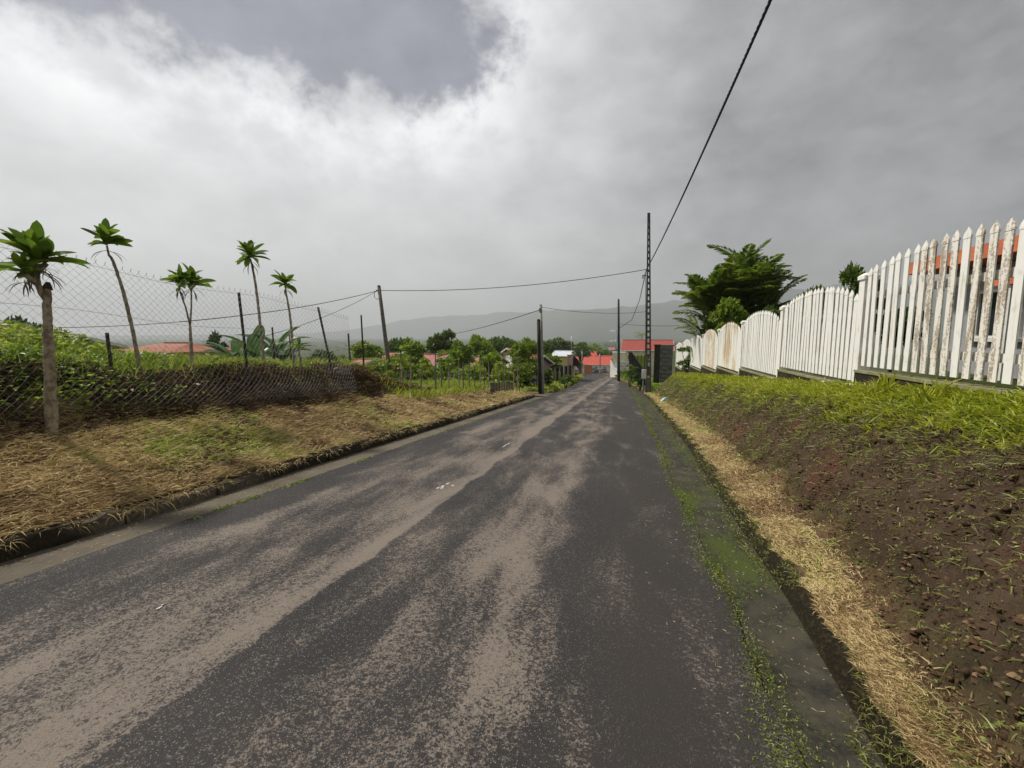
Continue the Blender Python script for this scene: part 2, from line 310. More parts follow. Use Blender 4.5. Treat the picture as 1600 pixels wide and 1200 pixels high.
# ------------------------------------------------------------ mesh helpers
def link(o, parent=None):
    COL.objects.link(o)
    if parent is not None: o.parent = parent
    return o
def tag(o, label=None, cat=None, group=None, kind=None):
    for k, v in (('label', label), ('category', cat), ('group', group), ('kind', kind)):
        if v: o[k] = v
    return o
def empty(name, loc=(0, 0, 0), rz=0., label=None, cat=None, group=None, scale=1.):
    o = bpy.data.objects.new(name, None); o.empty_display_size = .2; link(o); o.location = loc; o.rotation_euler = (0, 0, rz); o.scale = (scale,)*3
    return tag(o, label, cat, group)
def place(name, me, mat=None, parent=None, loc=None, rot=None, scale=None):
    if mat is not None and len(me.materials) == 0: me.materials.append(M[mat] if isinstance(mat, str) else mat)
    o = bpy.data.objects.new(name, me); link(o, parent)
    if loc is not None: o.location = loc
    if rot is not None: o.rotation_euler = rot
    if scale is not None: o.scale = scale
    return o
def copy_tree(o, parent=None):
    c = o.copy(); COL.objects.link(c); c.parent = parent
    for ch in list(o.children): copy_tree(ch, c)
    return c
def npmesh(name, V, faces, rnd=None, smooth=False, col=None):
    """V (n,3); faces: list of (m,k) index arrays"""
    me = bpy.data.meshes.new(name); V = np.ascontiguousarray(V, dtype=np.float32)
    me.vertices.add(len(V)); me.vertices.foreach_set('co', V.ravel())
    li = np.concatenate([f.ravel() for f in faces]).astype(np.int32); tot = np.concatenate([np.full(len(f), f.shape[1]) for f in faces]).astype(np.int32)
    st = np.concatenate([[0], np.cumsum(tot)[:-1]]).astype(np.int32)
    me.loops.add(len(li)); me.loops.foreach_set('vertex_index', li)
    me.polygons.add(len(tot)); me.polygons.foreach_set('loop_start', st)
    try: me.polygons.foreach_set('loop_total', tot)
    except Exception: pass
    if smooth: me.polygons.foreach_set('use_smooth', np.ones(len(tot), bool))
    if rnd is not None:
        a = me.attributes.new('rnd', 'FLOAT', 'POINT'); a.data.foreach_set('value', np.ascontiguousarray(rnd, dtype=np.float32))
    if col is not None:
        a = me.attributes.new('soil', 'FLOAT_COLOR', 'POINT'); a.data.foreach_set('color', np.ascontiguousarray(np.c_[col, np.ones(len(col))], dtype=np.float32).ravel())
    me.update(); me.validate(); return me
def unit(v): return v/np.maximum(np.linalg.norm(v, axis=-1, keepdims=True), 1e-9)
def blades(P, D, L, Wd, droop, rnd, rng=RNG):
    """grass blades: quad + triangle each"""
    n = len(P); D = unit(D); side = unit(np.cross(D, rng.normal(size=(n, 3)))); L = np.broadcast_to(L, n)[:, None]; Wd = np.broadcast_to(Wd, n)[:, None]; droop = np.broadcast_to(droop, n)
    dn = np.zeros((n, 3)); dn[:, 2] = -droop; mid = P+D*L*.5; tip = P+D*L*.95+dn*L
    V = np.stack([P-side*Wd*.5, P+side*Wd*.5, mid+side*Wd*.42, mid-side*Wd*.42, tip], 1).reshape(-1, 3); b = np.arange(n)[:, None]*5
    return V, [b+np.array([[0, 1, 2, 3]]), b+np.array([[3, 2, 4]])], np.repeat(rnd, 5)
def leaves(P, D, L, Wd, rnd, fold=.15, rng=RNG):
    n = len(P); D = unit(D); N = rng.normal(size=(n, 3))*.6+np.array([0, 0, 1.]); side = unit(np.cross(D, N)); up = np.cross(side, D); L = np.broadcast_to(L, n)[:, None]; Wd = np.broadcast_to(Wd, n)[:, None]
    m = P+D*L*.5
    V = np.stack([P, m+side*Wd*.5+up*Wd*fold, P+D*L-up*L*.12, m-side*Wd*.5+up*Wd*fold], 1).reshape(-1, 3); b = np.arange(n)[:, None]*4
    return V, [b+np.array([[0, 1, 2]]), b+np.array([[0, 2, 3]])], np.repeat(rnd, 4)
def stuff(name, data, mat, label=None, cat=None, parent=None):
    me = npmesh(name, data[0], data[1], data[2]); o = place(name, me, mat, parent); tag(o, label, cat, kind='stuff'); return o
def join(parts):
    V = []; F = {}; Rr = []; off = 0
    for v, fs, r in parts:
        V.append(v); Rr.append(r)
        for f in fs: F.setdefault(f.shape[1], []).append(f+off)
        off += len(v)
    return np.concatenate(V), [np.concatenate(x) for x in F.values()], np.concatenate(Rr)
class MB:
    def __init__(s): s.v = []; s.f = []
    def quad(s, *p): b = len(s.v); s.v += [tuple(q) for q in p]; s.f.append(tuple(range(b, b+len(p)))); return s
    def box(s, c, size, rz=0., taper=1., M4=None):
        b = len(s.v); hx, hy, hz = size[0]/2, size[1]/2, size[2]/2; ca, sa = math.cos(rz), math.sin(rz)
        for z, t in ((-hz, 1), (hz, taper)):
            for x, y in ((-hx, -hy), (hx, -hy), (hx, hy), (-hx, hy)):
                x1, y1 = x*t, y*t; s.v.append((c[0]+x1*ca-y1*sa, c[1]+x1*sa+y1*ca, c[2]+z))
        s.f += [tuple(b+i for i in q) for q in ((3, 2, 1, 0), (4, 5, 6, 7), (0, 1, 5, 4), (1, 2, 6, 5), (2, 3, 7, 6), (3, 0, 4, 7))]; return s
    def tube(s, pts, rad, n=8, cap=True):
        pts = [Vector(p) for p in pts]; m = len(pts); rad = [rad]*m if isinstance(rad, (int, float)) else list(rad); b = len(s.v); pr = None
        for i, p in enumerate(pts):
            t = (pts[min(i+1, m-1)]-pts[max(i-1, 0)]).normalized()
            if pr is None:
                a = Vector((0, 0, 1)) if abs(t.z) < .9 else Vector((1, 0, 0)); u = t.cross(a).normalized()
            else: u = (pr-t*pr.dot(t)).normalized()
            pr = u; w = t.cross(u)
            for k in range(n):
                a = 2*math.pi*k/n; s.v.append(tuple(p+(u*math.cos(a)+w*math.sin(a))*rad[i]))
        for i in range(m-1):
            for k in range(n): k2 = (k+1) % n; s.f.append((b+i*n+k, b+i*n+k2, b+(i+1)*n+k2, b+(i+1)*n+k))
        if cap: s.f.append(tuple(b+k for k in range(n))[::-1]); s.f.append(tuple(b+(m-1)*n+k for k in range(n)))
        return s
    def prism(s, poly, y0, y1, axis='y'):
        """poly of (a, z) extruded along y (or x)"""
        b = len(s.v); n = len(poly)
        for y in (y0, y1): s.v += [((a, y, z) if axis == 'y' else (y, a, z)) for a, z in poly]
        s.f.append(tuple(range(b, b+n))); s.f.append(tuple(range(b+n, b+2*n))[::-1])
        for k in range(n): k2 = (k+1) % n; s.f.append((b+k2, b+k, b+n+k, b+n+k2))
        return s
    def mesh(s, name, smooth=False):
        me = bpy.data.meshes.new(name); me.from_pydata(s.v, [], s.f)
        if smooth:
            for p in me.polygons: p.use_smooth = True
        me.update(); return me
    def build(s, name, mat, parent=None, smooth=False, loc=None, rot=None): return place(name, s.mesh(name, smooth), mat, parent, loc, rot)

# ------------------------------------------------------------ the setting
def axis_vals(segs):
    out = [segs[0][0]]
    for a, b, n, p in segs:
        t = np.linspace(0, 1, n+1)[1:]; out += list(a+(b-a)*t**p)
    return np.array(out)
def grid_faces(nx, ny):
    i = np.arange(ny-1)[:, None]*nx+np.arange(nx-1)[None]; i = i.ravel()[:, None]
    return i+np.array([[0, 1, nx+1, nx]])
xs = np.concatenate([-axis_vals([(9, 7000, 46, 3.2)])[::-1], np.arange(-8.9, -4.85, .07), [-4.83, -4.80, -4.775, -4.75, -4.3, -3, -1.5, 0, .7, 1.19, 1.235, 1.25, 1.275, 1.30], np.arange(1.34, 3.6, .035), axis_vals([(3.6, 7000, 46, 3.2)])])
ys = np.concatenate([-axis_vals([(3, 6900, 16, 3)])[::-1], np.arange(-2.6, 1.2, .3), np.arange(1.2, 9, .05), np.arange(9, 24, .12), np.arange(24, 60, .5), axis_vals([(60, 6900, 60, 2.6)])])
def build_ground():
    Yg, Xr = np.meshgrid(ys, xs, indexing='ij'); Xg = warp(Xr, Yg)+cl(Yg); Z = G(Xg, Yg)
    V = np.stack([Xg, Yg, Z], -1).reshape(-1, 3); x = Xr.ravel(); y = Yg.ravel()
    def c(*a): return np.array(a)[None]
    def w(m): return np.clip(m, 0, 1)[:, None]
    nz = fbm(x*.9, y*.9, 90, 4)
    soil = np.ones((len(x), 3))*c(.07, .085, .025)
    soil = soil+w(sstep(-x, 4.6, 4.9)*(1-sstep(-x, 6.6, 7.1)))*(c(.17, .105, .055)-soil)
    mound = sstep(-x, 6.3, 6.6)*(1-sstep(-x, 7.3, 8))*(1-sstep(y, 13, 16)); soil = soil+w(mound)*(c(.045, .024, .014)-soil)
    soil = soil+w(sstep(x, 1.2, 1.25)*(1-sstep(x, 1.32, 1.4)))*(c(.028, .024, .012)-soil)
    soil = soil+w(sstep(x, 1.32, 1.4)*(1-sstep(x, 1.75, 1.9)))*(c(.22, .135, .075)-soil)
    b = sstep(x, 1.75, 1.95)*(1-sstep(x, 2.75, 2.95)); soil = soil+w(b)*(c(.115, .078, .050)+nz[:, None]*c(.05, .035, .022)-soil)
    soil = soil+w(b*sstep(fbm(x*1.3, y*1.3, 95, 3), .12, .22))*(c(.15, .07, .045)-soil)
    soil = soil+w(b*sstep(fbm(x*1.1+5, y*.9, 97, 3), .0, .16)*.8)*(c(.095, .090, .030)-soil)
    soil = soil+w(sstep(x, 2.8, 3.0)*(1-sstep(x, 9, 14)))*(c(.06, .085, .016)-soil)
    soil = soil+w(sstep(np.hypot(x, y), 120, 400))*(c(.04, .065, .018)-soil)
    o = place('ground', npmesh('ground', V, [grid_faces(len(xs), len(ys))], None, True, np.maximum(soil, .008)), 'soil'); tag(o, kind='structure')
build_ground()
def ribbon(name, x0, x1, y0, y1, ny, mat, zoff=0., nx=8, wob0=0., wob1=0., sag=0., smooth=True):
    t = np.linspace(0, 1, ny+1); Y = y0+(y1-y0)*t**2.0; u = np.linspace(0, 1, nx+1); Yg, U = np.meshgrid(Y, u, indexing='ij')
    a = x0+wob0*fbm(Yg*2.3, Yg*0, 7, 5)*2; b = x1+wob1*fbm(Yg*2.3, Yg*0, 17, 5)*2
    X = a+(b-a)*U; X = (warp(X, Yg) if x1 > 1.2 else X)+cl(Yg); Z = zb(Yg)+zoff-sag*np.sin(U*math.pi)
    o = place(name, npmesh(name, np.stack([X, Yg, Z], -1).reshape(-1, 3), [grid_faces(nx+1, ny+1)], None, smooth), mat); tag(o, kind='structure'); return o
ribbon('road', -4.22, .74, -8, 215, 900, 'asphalt', 0., 16, .03, .05)
ribbon('left_gutter', -4.68, -4.10, -6, 23.2, 240, 'drain_concrete', -.006, 4)
ribbon('right_gutter', .55, 1.27, -6, 60, 300, 'gutter_concrete', -.006, 6, 0, .0, .025)
def kerb():
    root = empty('kerb', (0, 0, 0)); tag(root, kind='structure')
    y = 1.0; k = 0
    while y < 22.8:
        L = 1.0; n = 9; m = 5; top = .12+.03*random.random(); x0 = -4.64-.03*random.random()
        prof = [(-.012, -.05), (.0, .04), (-.005, top-.03), (-.03, top), (-.13, top+.01), (-.17, top-.02), (-.17, -.05)]
        V = []
        for i in range(n):
            yy = y+.012+(L-.024)*i/(n-1)
            for j, (px, pz) in enumerate(prof):
                d = (random.random()-.5)*.03 if 0 < j < 6 else 0
                V.append((x0+px+d+float(cl(yy)), yy, float(zb(yy))+pz+(random.random()-.6)*.025*(j in (2, 3, 4))))
        q = len(prof); F = [(i*q+j, i*q+j+1, (i+1)*q+j+1, (i+1)*q+j) for i in range(n-1) for j in range(q-1)]; F += [tuple(range(q))[::-1], tuple((n-1)*q+j for j in range(q))]
        me = bpy.data.meshes.new('kerb_stone'); me.from_pydata(V, [], F); place('kerb_stone', me, 'kerb_concrete', root); y += L
kerb()
def driveway():
    V = []; nx, ny = 16, 10
    for j in range(ny):
        for i in range(nx):
            x = -4.1-i*.9; y = 23.6+j*.36+(i*.12); V.append((x, y, float(zb(y))-.004+max(0, g1(x, y)-float(zb(y)))*min(1, i/3)+.03*min(1, i/2)))
    tag(place('driveway', npmesh('driveway', np.array(V), [grid_faces(nx, ny)], None, True), 'drain_concrete'), kind='structure')
driveway()
def mountain():
    az = np.linspace(R(-75), R(75), 150); rr = np.linspace(0, 1, 40); A, T = np.meshgrid(az, rr, indexing='ij')   # azimuth from +Y, positive left
    pa = [-75, -40, -20, -6, -1, 3, 8, 14, 20, 26, 31, 36, 42, 75]; ph = [420, 420, 400, 330, 300, 285, 262, 245, 225, 190, 120, 60, 30, 10]
    ridge = np.interp(np.degrees(A), pa, ph); far = 2900*sstep(np.degrees(A), 4, 20); dist = 2600+far+2000*T*(1-.4*far/2900); ridge = ridge*(1+.55*far/2900)
    prof = np.where(T < .78, (T/.78)**1.35, 1-((T-.78)/.22)*.5)
    Z = -24+ridge*prof*(1+.16*fbm(A*22, T*5, 300, 4))+fbm(A*60, T*14, 310, 4)*45*np.minimum(1, T*4)*np.clip(ridge/250, .1, 1)
    X = -np.sin(A)*dist; Y = np.cos(A)*dist
    V = np.stack([X, Y, Z], -1).reshape(-1, 3); tag(place('mountain', npmesh('mountain', V, [grid_faces(40, 150)], None, True), 'mountain_forest'), kind='structure')
mountain()

# ------------------------------------------------------------ white picket fence on the right
FX = 3.3
def picket_mesh(h, w=.092, t=.014):
    m = MB(); m.box((0, 0, (h-.105)/2), (t, w, h-.105))
    c = h-.100
    m.box((0, 0, c+.012), (t*1.25, w*1.12, .024)); b = len(m.v)
    z = c+.024; hw, ht = w*.56, t*.62
    m.v += [(-ht, -hw, z), (ht, -hw, z), (ht, hw, z), (-ht, hw, z), (-ht*.7, -hw*.82, z+.03), (ht*.7, -hw*.82, z+.03), (ht*.7, hw*.82, z+.03), (-ht*.7, hw*.82, z+.03), (0, 0, z+.088)]
    m.f += [(b, b+1, b+5, b+4), (b+1, b+2, b+6, b+5), (b+2, b+3, b+7, b+6), (b+3, b, b+4, b+7), (b+4, b+5, b+8), (b+5, b+6, b+8), (b+6, b+7, b+8), (b+7, b+4, b+8)]
    return m.mesh('picket')
def fence():
    labels = ['tall white picket panel with brown rust stains, nearest the camera', 'clean white arched picket panel next to the rust stained one', 'white arched picket panel, third from the camera', 'beige stained arched picket panel, fourth from the camera',
              'beige stained narrow looking picket panel, fifth from the camera', 'white picket panel, sixth from the camera, by the palm clump', 'white picket panel half hidden behind the bush, seventh from the camera', 'farthest small white picket panel beside the stone gate wall']
    y = 7.35; pitch = 3.25
    for i in range(8):
        ya, yb = 7.35+(i-1)*pitch, 7.35+i*pitch; zbase = [1.18, .945, .735, .555, .375, .16, -.06, -.28][i]; edge = [1.33, 1.17, 1.12, 1.06, 1.04, 1.16, 1.16, 1.16][i]; peak = 1.49
        root = empty('picket_fence_panel', (FX, ya, zbase), 0, labels[i], 'fence', 'white picket panels along the right bank')
        meshes = {}; NP = [19, 21, 23, 26, 26, 26, 26, 26][i]
        for k in range(NP):
            u = (k+.5)/NP; e = 2*abs(u-.5); h = edge+(peak-edge)*math.sqrt(max(0, 1-e*e)) if i else edge+(peak-edge)*(1-e*e)
            yy = .12+(pitch-.2)*u; wd = [.092, .106, .112, .118, .118, .118, .118, .118][i]
            dist_from_far = NP-1-k
            mt = 'white_paint'
            if i == 0 and k in (0, 1, 2, 4, 5, 6, 8, 9, 10, 11) : mt = 'rusty_white_paint'
            if i in (3, 4) and 4 <= k <= 20: mt = 'beige_stained_paint'
            key = (round(h, 3), mt)
            if key not in meshes: meshes[key] = picket_mesh(h, wd)
            o = place('picket', meshes[key], mt, root, (-.03, yy, .0), (R(random.uniform(-.6, .6)), R(random.uniform(-.5, .5)), R(random.uniform(-2, 2))))
        for zz in (.22, .98):
            MB().box((.012, pitch/2+.02, zz), (.034, pitch-.14, .085)).build('rail', 'white_paint', root)
        # post at the far end of the panel (downhill side)
        ph = 1.22
        m = MB(); m.box((.02, pitch, ph/2-.12), (.15, .15, ph+.25)); m.box((.02, pitch, ph+.02), (.19, .19, .05)); m.box((.02, pitch, ph+.065), (.19, .19, .04), 0, .5); m.build('post', 'white_paint', root)
        pl = empty('fence_plinth', (FX, ya, 0), 0, ['mossy dark concrete plinth under the rust stained picket panel', 'mossy plinth under the clean arched picket panel', 'mossy plinth under the third picket panel', 'mossy plinth under the fourth picket panel', 'mossy plinth under the fifth picket panel', 'mossy plinth under the sixth picket panel', 'mossy plinth under the seventh picket panel', 'mossy plinth under the farthest picket panel'][i], 'plinth', 'stepped concrete plinths under the white fence')
        za = zbase-.07; m = MB(); m.box((.03, pitch/2-.02, za-.45), (.2, pitch+.1-.12, .86)); m.build('block', 'plinth_concrete', pl)
        MB().box((.03, pitch/2-.02, za-.01), (.23, pitch-.04, .035)).build('coping', 'plinth_top', pl)
fence()

# ------------------------------------------------------------ chain link fence on the left
def chain_link():
    root = empty('chain_link_fence', (0, 0, 0), 0, 'rusty chain link fence sagging along the left bank', 'fence')
    cw, chh = .05, .05; y0, y1 = 1.6, 9.4; H = 2.0; nrow = int(H/chh); n = int((y1-y0)/cw); r = .0019
    def surf(y, v):    # v height along the wire mesh
        s = .10*math.sin(y*1.3)+.06*math.sin(y*3.1); topz = float(zb(y))+2.83+.03*math.sin(y*2.1)-.10*sstep(y, 8.3, 9.4)
        bulge = .22*math.exp(-((v-.35)/.45)**2)
        return (-6.55+bulge+s*.25+.05*math.sin(v*3+y), y, topz-H+v+(.05*math.sin(y*2.7) if v < .1 else 0))
    m = MB()
    for i in range(n):
        for half in (i % 2,):
            pts = []
            for k in range(nrow+1):
                off = cw*((k+half) % 2)
                yy = y0+i*cw+off; x, y, z = surf(yy, k*chh); pts.append((x+(.003 if half else -.003), y, z))
            if True: xx = pts[-1]; pts.append((xx[0], xx[1]+.012, xx[2]+.035))
            m.tube(pts, r, 3, False)
    o = m.build('wire_mesh', 'galvanised_wire', root); o['kind'] = 'stuff'
    for zz in (.55, 1.15):
        m = MB(); m.tube([surf(y0+(y1-y0)*t/30, zz+.8) for t in range(31)], .0022, 4); m.build('tension_wire', 'galvanised_wire', root)
    for top, bot, X in (((167, 520), (173, 590), -7.0), ((373, 457), (386, 590), -6.68), ((497, 480), (520, 592), -6.68)):
        a = atX(*top, X); b = atX(*bot, X); a, b = Vector(a), Vector(b); b = a+(b-a)*1.35
        m = MB(); m.tube([b, b.lerp(a, .5)+Vector((.01, .01, 0)), a], .024, 6); m.build('post', 'rusty_post', root)
chain_link()
def lone_posts():
    for px, pt, pb, Y, lab in [(545, 522, 590, 13, 'thin rusty fence post with short top, beyond the last leaning mesh post'), (565, 493, 588, 15, 'tall thin rusty fence post left of the leaning wooden pole'), (95, 512, 560, 9, 'short grey stump post behind the stout leftmost sapling'), (426, 512, 560, 14, 'dark leaning post among the banana plants'), (453, 524, 560, 15, 'short dark post right of the banana plants')]:
        a = Vector(atY(px, pt, Y)); z = g1(a.x, a.y)-.3; root = empty('fence_post', (a.x, a.y, z), 0, lab, 'post')
        m = MB(); m.tube([(0, 0, 0), (.01, 0, (a.z-z)*.5), (-.02, 0, a.z-z)], [.035, .033, .03], 7); m.build('shaft', 'rusty_post', root)
        MB().tube([(-.02, 0, a.z-z), (-.02, 0, a.z-z+.02)], [.036, .03], 7).build('cap', 'grey_wood', root)
lone_posts()

# ------------------------------------------------------------ poles and cables
def cable(name, pts, r, label, sag=None, twist=False, n=40):
    P = [Vector(p) for p in pts]
    if sag is not None:
        a, b = P[0], P[-1]; P = [a.lerp(b, t/n)-Vector((0, 0, sag*4*(t/n)*(1-t/n))) for t in range(n+1)]
    if twist:
        # resample and twist strands round the axis
        L = [0]
        for i in range(1, len(P)): L.append(L[-1]+(P[i]-P[i-1]).length)
        N = int(L[-1]/.055); Q = [[np.interp(t, np.linspace(0, 1, 1) if False else np.array(L)/L[-1], [p[k] for p in P]) for k in range(3)] for t in np.linspace(0, 1, N)]
        root = empty(name, (0, 0, 0), 0, label, 'cable')
        for s in range(3):
            pts2 = []
            for i, q in enumerate(Q):
                ph = i*.055/.42*2*math.pi+s*2*math.pi/3; pts2.append((q[0]+math.cos(ph)*r*.9, q[1], q[2]+math.sin(ph)*r*.9))
            MB().tube(pts2, r*.95, 5).build('strand', 'cable_black', root, True)
        return root
    o = MB().tube(P, r, 5).build(name, 'cable_black', None, True); tag(o, label, 'cable'); return o
def curve_pts(ctrl, n=60):
    c = np.array(ctrl, float); t = np.arange(len(c)); co_ = [np.polyfit(c[:, 1], c[:, k], 2) for k in (0, 2)]; Y = np.linspace(c[0, 1], c[-1, 1], n)
    return [(np.polyval(co_[0], y), y, np.polyval(co_[1], y)) for y in Y]
PB = np.array([1.66, 31.0]); 
def lattice_pole():
    zb0 = g1(*PB)-.3; top = 9.64; H = top-zb0; root = empty('lattice_pole', (PB[0], PB[1], zb0), 0, 'tall grey concrete ladder pole carrying the cables beside the road', 'utility pole')
    lean = -.36
    def xc(t): return lean*t
    for s in (-1, 1):
        m = MB(); pts = []
        b0 = len(m.v)
        for k in range(13):
            t = k/12; w = .20-.11*t; d = .13-.04*t; th = .052-.008*t; c = xc(t)+s*(w-th)
            m.v += [(c-th, -d, t*H), (c+th, -d, t*H), (c+th, d, t*H), (c-th, d, t*H)]
        for k in range(12):
            for j in range(4): a = b0+k*4+j; b = b0+k*4+(j+1) % 4; m.f.append((a, b, b+4, a+4))
        m.f.append((b0+48, b0+49, b0+50, b0+51)); m.build('leg', 'pole_concrete', root)
    for k in range(27):
        t = .10+k*.033
        if t > .97: break
        w = .20-.11*t-.085; MB().box((xc(t), 0, t*H), (2*max(w, .02), .15, .15)).build('rung', 'pole_concrete', root)
    MB().box((xc(.05), 0, .05*H), (.24, .16, .10*H)).build('foot', 'grey_concrete', root)
    m = MB(); m.box((xc(.69)-.2, 0, 8.15), (.34, .05, .05)); m.tube([(xc(.69)-.36, 0, 8.2), (xc(.69)-.36, 0, 7.95)], .045, 8); m.box((xc(.69)-.22, -.05, 8.15), (.10, .12, .22)); m.build('bracket', 'steel', root)
    mb = MB().box((-.33, -.05, 1.55), (.30, .22, .62)).build('meter_box', 'lamp_white', root); MB().box((-.33, -.165, 1.55), (.24, .012, .5)).build('lid', 'wall_white', mb)
    MB().tube([(-.36, -.02, 0), (-.36, -.02, 1.3)], .05, 8).build('conduit', 'steel', root); MB().tube([(-.30, -.1, 1.8), (-.30, -.13, 4.2), (-.42, -.13, 8.0)], .025, 6).build('riser', 'cable_black', root)
lattice_pole()
def pt(px, py, Y): return tuple(atY(px, py, Y))
ATT = atY(1010, 421, 31)
main = curve_pts([tuple(ATT), (1.78, 20, 6.42), (1.95, 13.3, 6.72), (2.12, 8.4, 7.0), (2.45, 0, 7.75)])
main[0] = tuple(ATT)
cable('power_cable', main, .017, 'thick twisted black cable coming overhead to the ladder pole', twist=True)
def simple_pole(px, pt_, pb, Y, r0, r1, mat, label, arm=None, name='utility_pole', base=None):
    a = Vector(atY(px[0], pt_, Y)); b = Vector(atY(px[1], pb, Y)); gz = g1(b.x, b.y)-.2; t = (gz-a.z)/(b.z-a.z) if abs(b.z-a.z) > 1e-6 else 1; b = a+(b-a)*t
    root = empty(name, b, 0, label, 'utility pole' if name == 'utility_pole' else 'street lamp'); d = a-b
    m = MB(); m.tube([d*0, d*.33, d*.66, d], [r0, r0*.7+r1*.3, r0*.35+r1*.65, r1], 10); m.build('shaft', mat, root, True); MB().tube([d, d+Vector((0, 0, .06))], [r1*1.1, r1*.6], 10).build('cap', mat, root)
    return root, a, b
r1_, LP, _ = simple_pole((592, 608), 447, 575, 28.6, .17, .12, 'grey_wood', 'leaning grey wooden pole with cables above the field on the left')
m = MB(); m.tube([(LP-_)+Vector((-.1, 0, -.35)), (LP-_)+Vector((-.35, 0, -.4)), (LP-_)+Vector((-.42, 0, -.75)), (LP-_)+Vector((-.2, 0, -.95)), (LP-_)+Vector((-.02, 0, -.85))], .02, 5); m.build('cable_loop', 'cable_black', r1_)
MB().box(tuple((LP-_)+Vector((0, -.1, -.32))), (.30, .1, .1)).build('bracket', 'steel', r1_)
rp, PP, pb_ = simple_pole((845, 848), 477, 611, 26, .11, .075, 'pale_pole', 'slim pale pole standing against the black post at the driveway corner')
MB().box(tuple((PP-pb_)+Vector((0, -.08, -.28))), (.16, .12, .22)).build('bracket', 'steel', rp)
rq, QQ, qb_ = simple_pole((841.5, 843.5), 500, 611, 25.8, .115, .10, 'tarred_wood', 'short black tarred post beside the pale pole at the driveway')
rs, SP, sb_ = simple_pole((966.5, 967), 468, 592, 60, .17, .13, 'tarred_wood', 'dark round pole farther down the road beyond the ladder pole')
cable('wire', [ATT, tuple(LP+Vector((0, 0, -.3)))], .022, 'cable between the ladder pole and the leaning wooden pole', .45)
cable('wire', [tuple(LP+Vector((0, 0, -.3))), tuple(atY(280, 503, 15)), ], .02, 'upper cable leaving the leaning wooden pole to the left', .25)
cable('wire', [tuple(LP+Vector((-.3, 0, -.4))), tuple(atY(395, 530, 17))], .015, 'lower thin cable leaving the leaning wooden pole to the left', .3)
cable('wire', [tuple(atY(280, 503, 15)), tuple(atY(-60, 512, 9))], .012, 'cable end running out to the left edge behind the mesh', .1)
cable('wire', [tuple(PP+Vector((0, 0, -.25))), tuple(atY(712, 521, 40))], .022, 'cable sloping down left from the slim pale pole', .12)
cable('wire', [tuple(PP+Vector((0, 0, -.1))), tuple(atY(1010, 487, 31))], .012, 'thin wire from the slim pale pole across the road', .22)
cable('wire', [tuple(ATT), tuple(atY(999, 470, 45)), tuple(atY(987, 500, 56)), tuple(atY(967, 513, 60))], .03, 'slack cable dropping from the ladder pole to the dark pole')
cable('wire', [tuple(atY(967, 506, 60)), tuple(atY(1062, 509, 60))], .022, 'level wire going right from the dark round pole', .12)
def street_lamp(px, ptop, pbase, Y, arm_px, arm_py, label):
    root, a, b = simple_pole((px, px), ptop, pbase, Y, .10, .07, 'steel', label, name='street_lamp')
    e = Vector(atY(arm_px, arm_py, Y)); d0 = a-b; d1 = e-b; MB().tube([d0+Vector((0, 0, -.1)), d0.lerp(d1, .5)+Vector((0, 0, .15)), d1], .04, 6).build('arm', 'steel', root)
    m = MB(); m.box(tuple(d1+Vector((-.25, 0, .03))), (1.0, .38, .16), 0, .7); m.build('lamp_head', 'lamp_white', root)
street_lamp(965.2, 519, 590, 66, 960, 517, 'street lamp with white head just left of the dark round pole')
street_lamp(961.5, 531, 588, 100, 957, 533, 'small distant street lamp lower down the road')
for px, t_, b_, Y, lab in [(909.5, 549, 585, 92, 'thin grey pole in front of the orange wall at the road bend'), (937, 553, 580, 150, 'thin far pole before the scarlet roofs'), (893, 525, 570, 110, 'thin pale pole among the trees left of the bend')]:
    simple_pole((px, px), t_, b_, Y, .09, .07, 'steel', lab)

# ------------------------------------------------------------ houses and walls
def window(parent, c, w, h, face='y', frame='wall_white', s=-1):
    """a window on a wall whose outward normal is s along face axis"""
    m = MB(); t = .06; fw = .07
    def bx(mm, u, v, su, sv, d, off):
        if face == 'y': mm.box((c[0]+u, c[1]+s*off, c[2]+v), (su, d, sv))
        else: mm.box((c[0]+s*off, c[1]+u, c[2]+v), (d, su, sv))
    for sg in (-1, 1): bx(m, sg*(w/2-fw/2), 0, fw, h, t, .03); bx(m, 0, sg*(h/2-fw/2), w-2*fw-.004, fw, t, .03)
    bx(m, 0, 0, .05, h-2*fw-.004, t*.8, .03)
    f = m.build('window', frame, parent); g = MB(); bx(g, 0, 0, w-2*fw, h-2*fw, .02, .008); g.build('pane', 'window_glass', f); q = MB(); bx(q, 0, -h/2-.04, w+.12, .06, .12, .05); q.build('sill', frame, f)
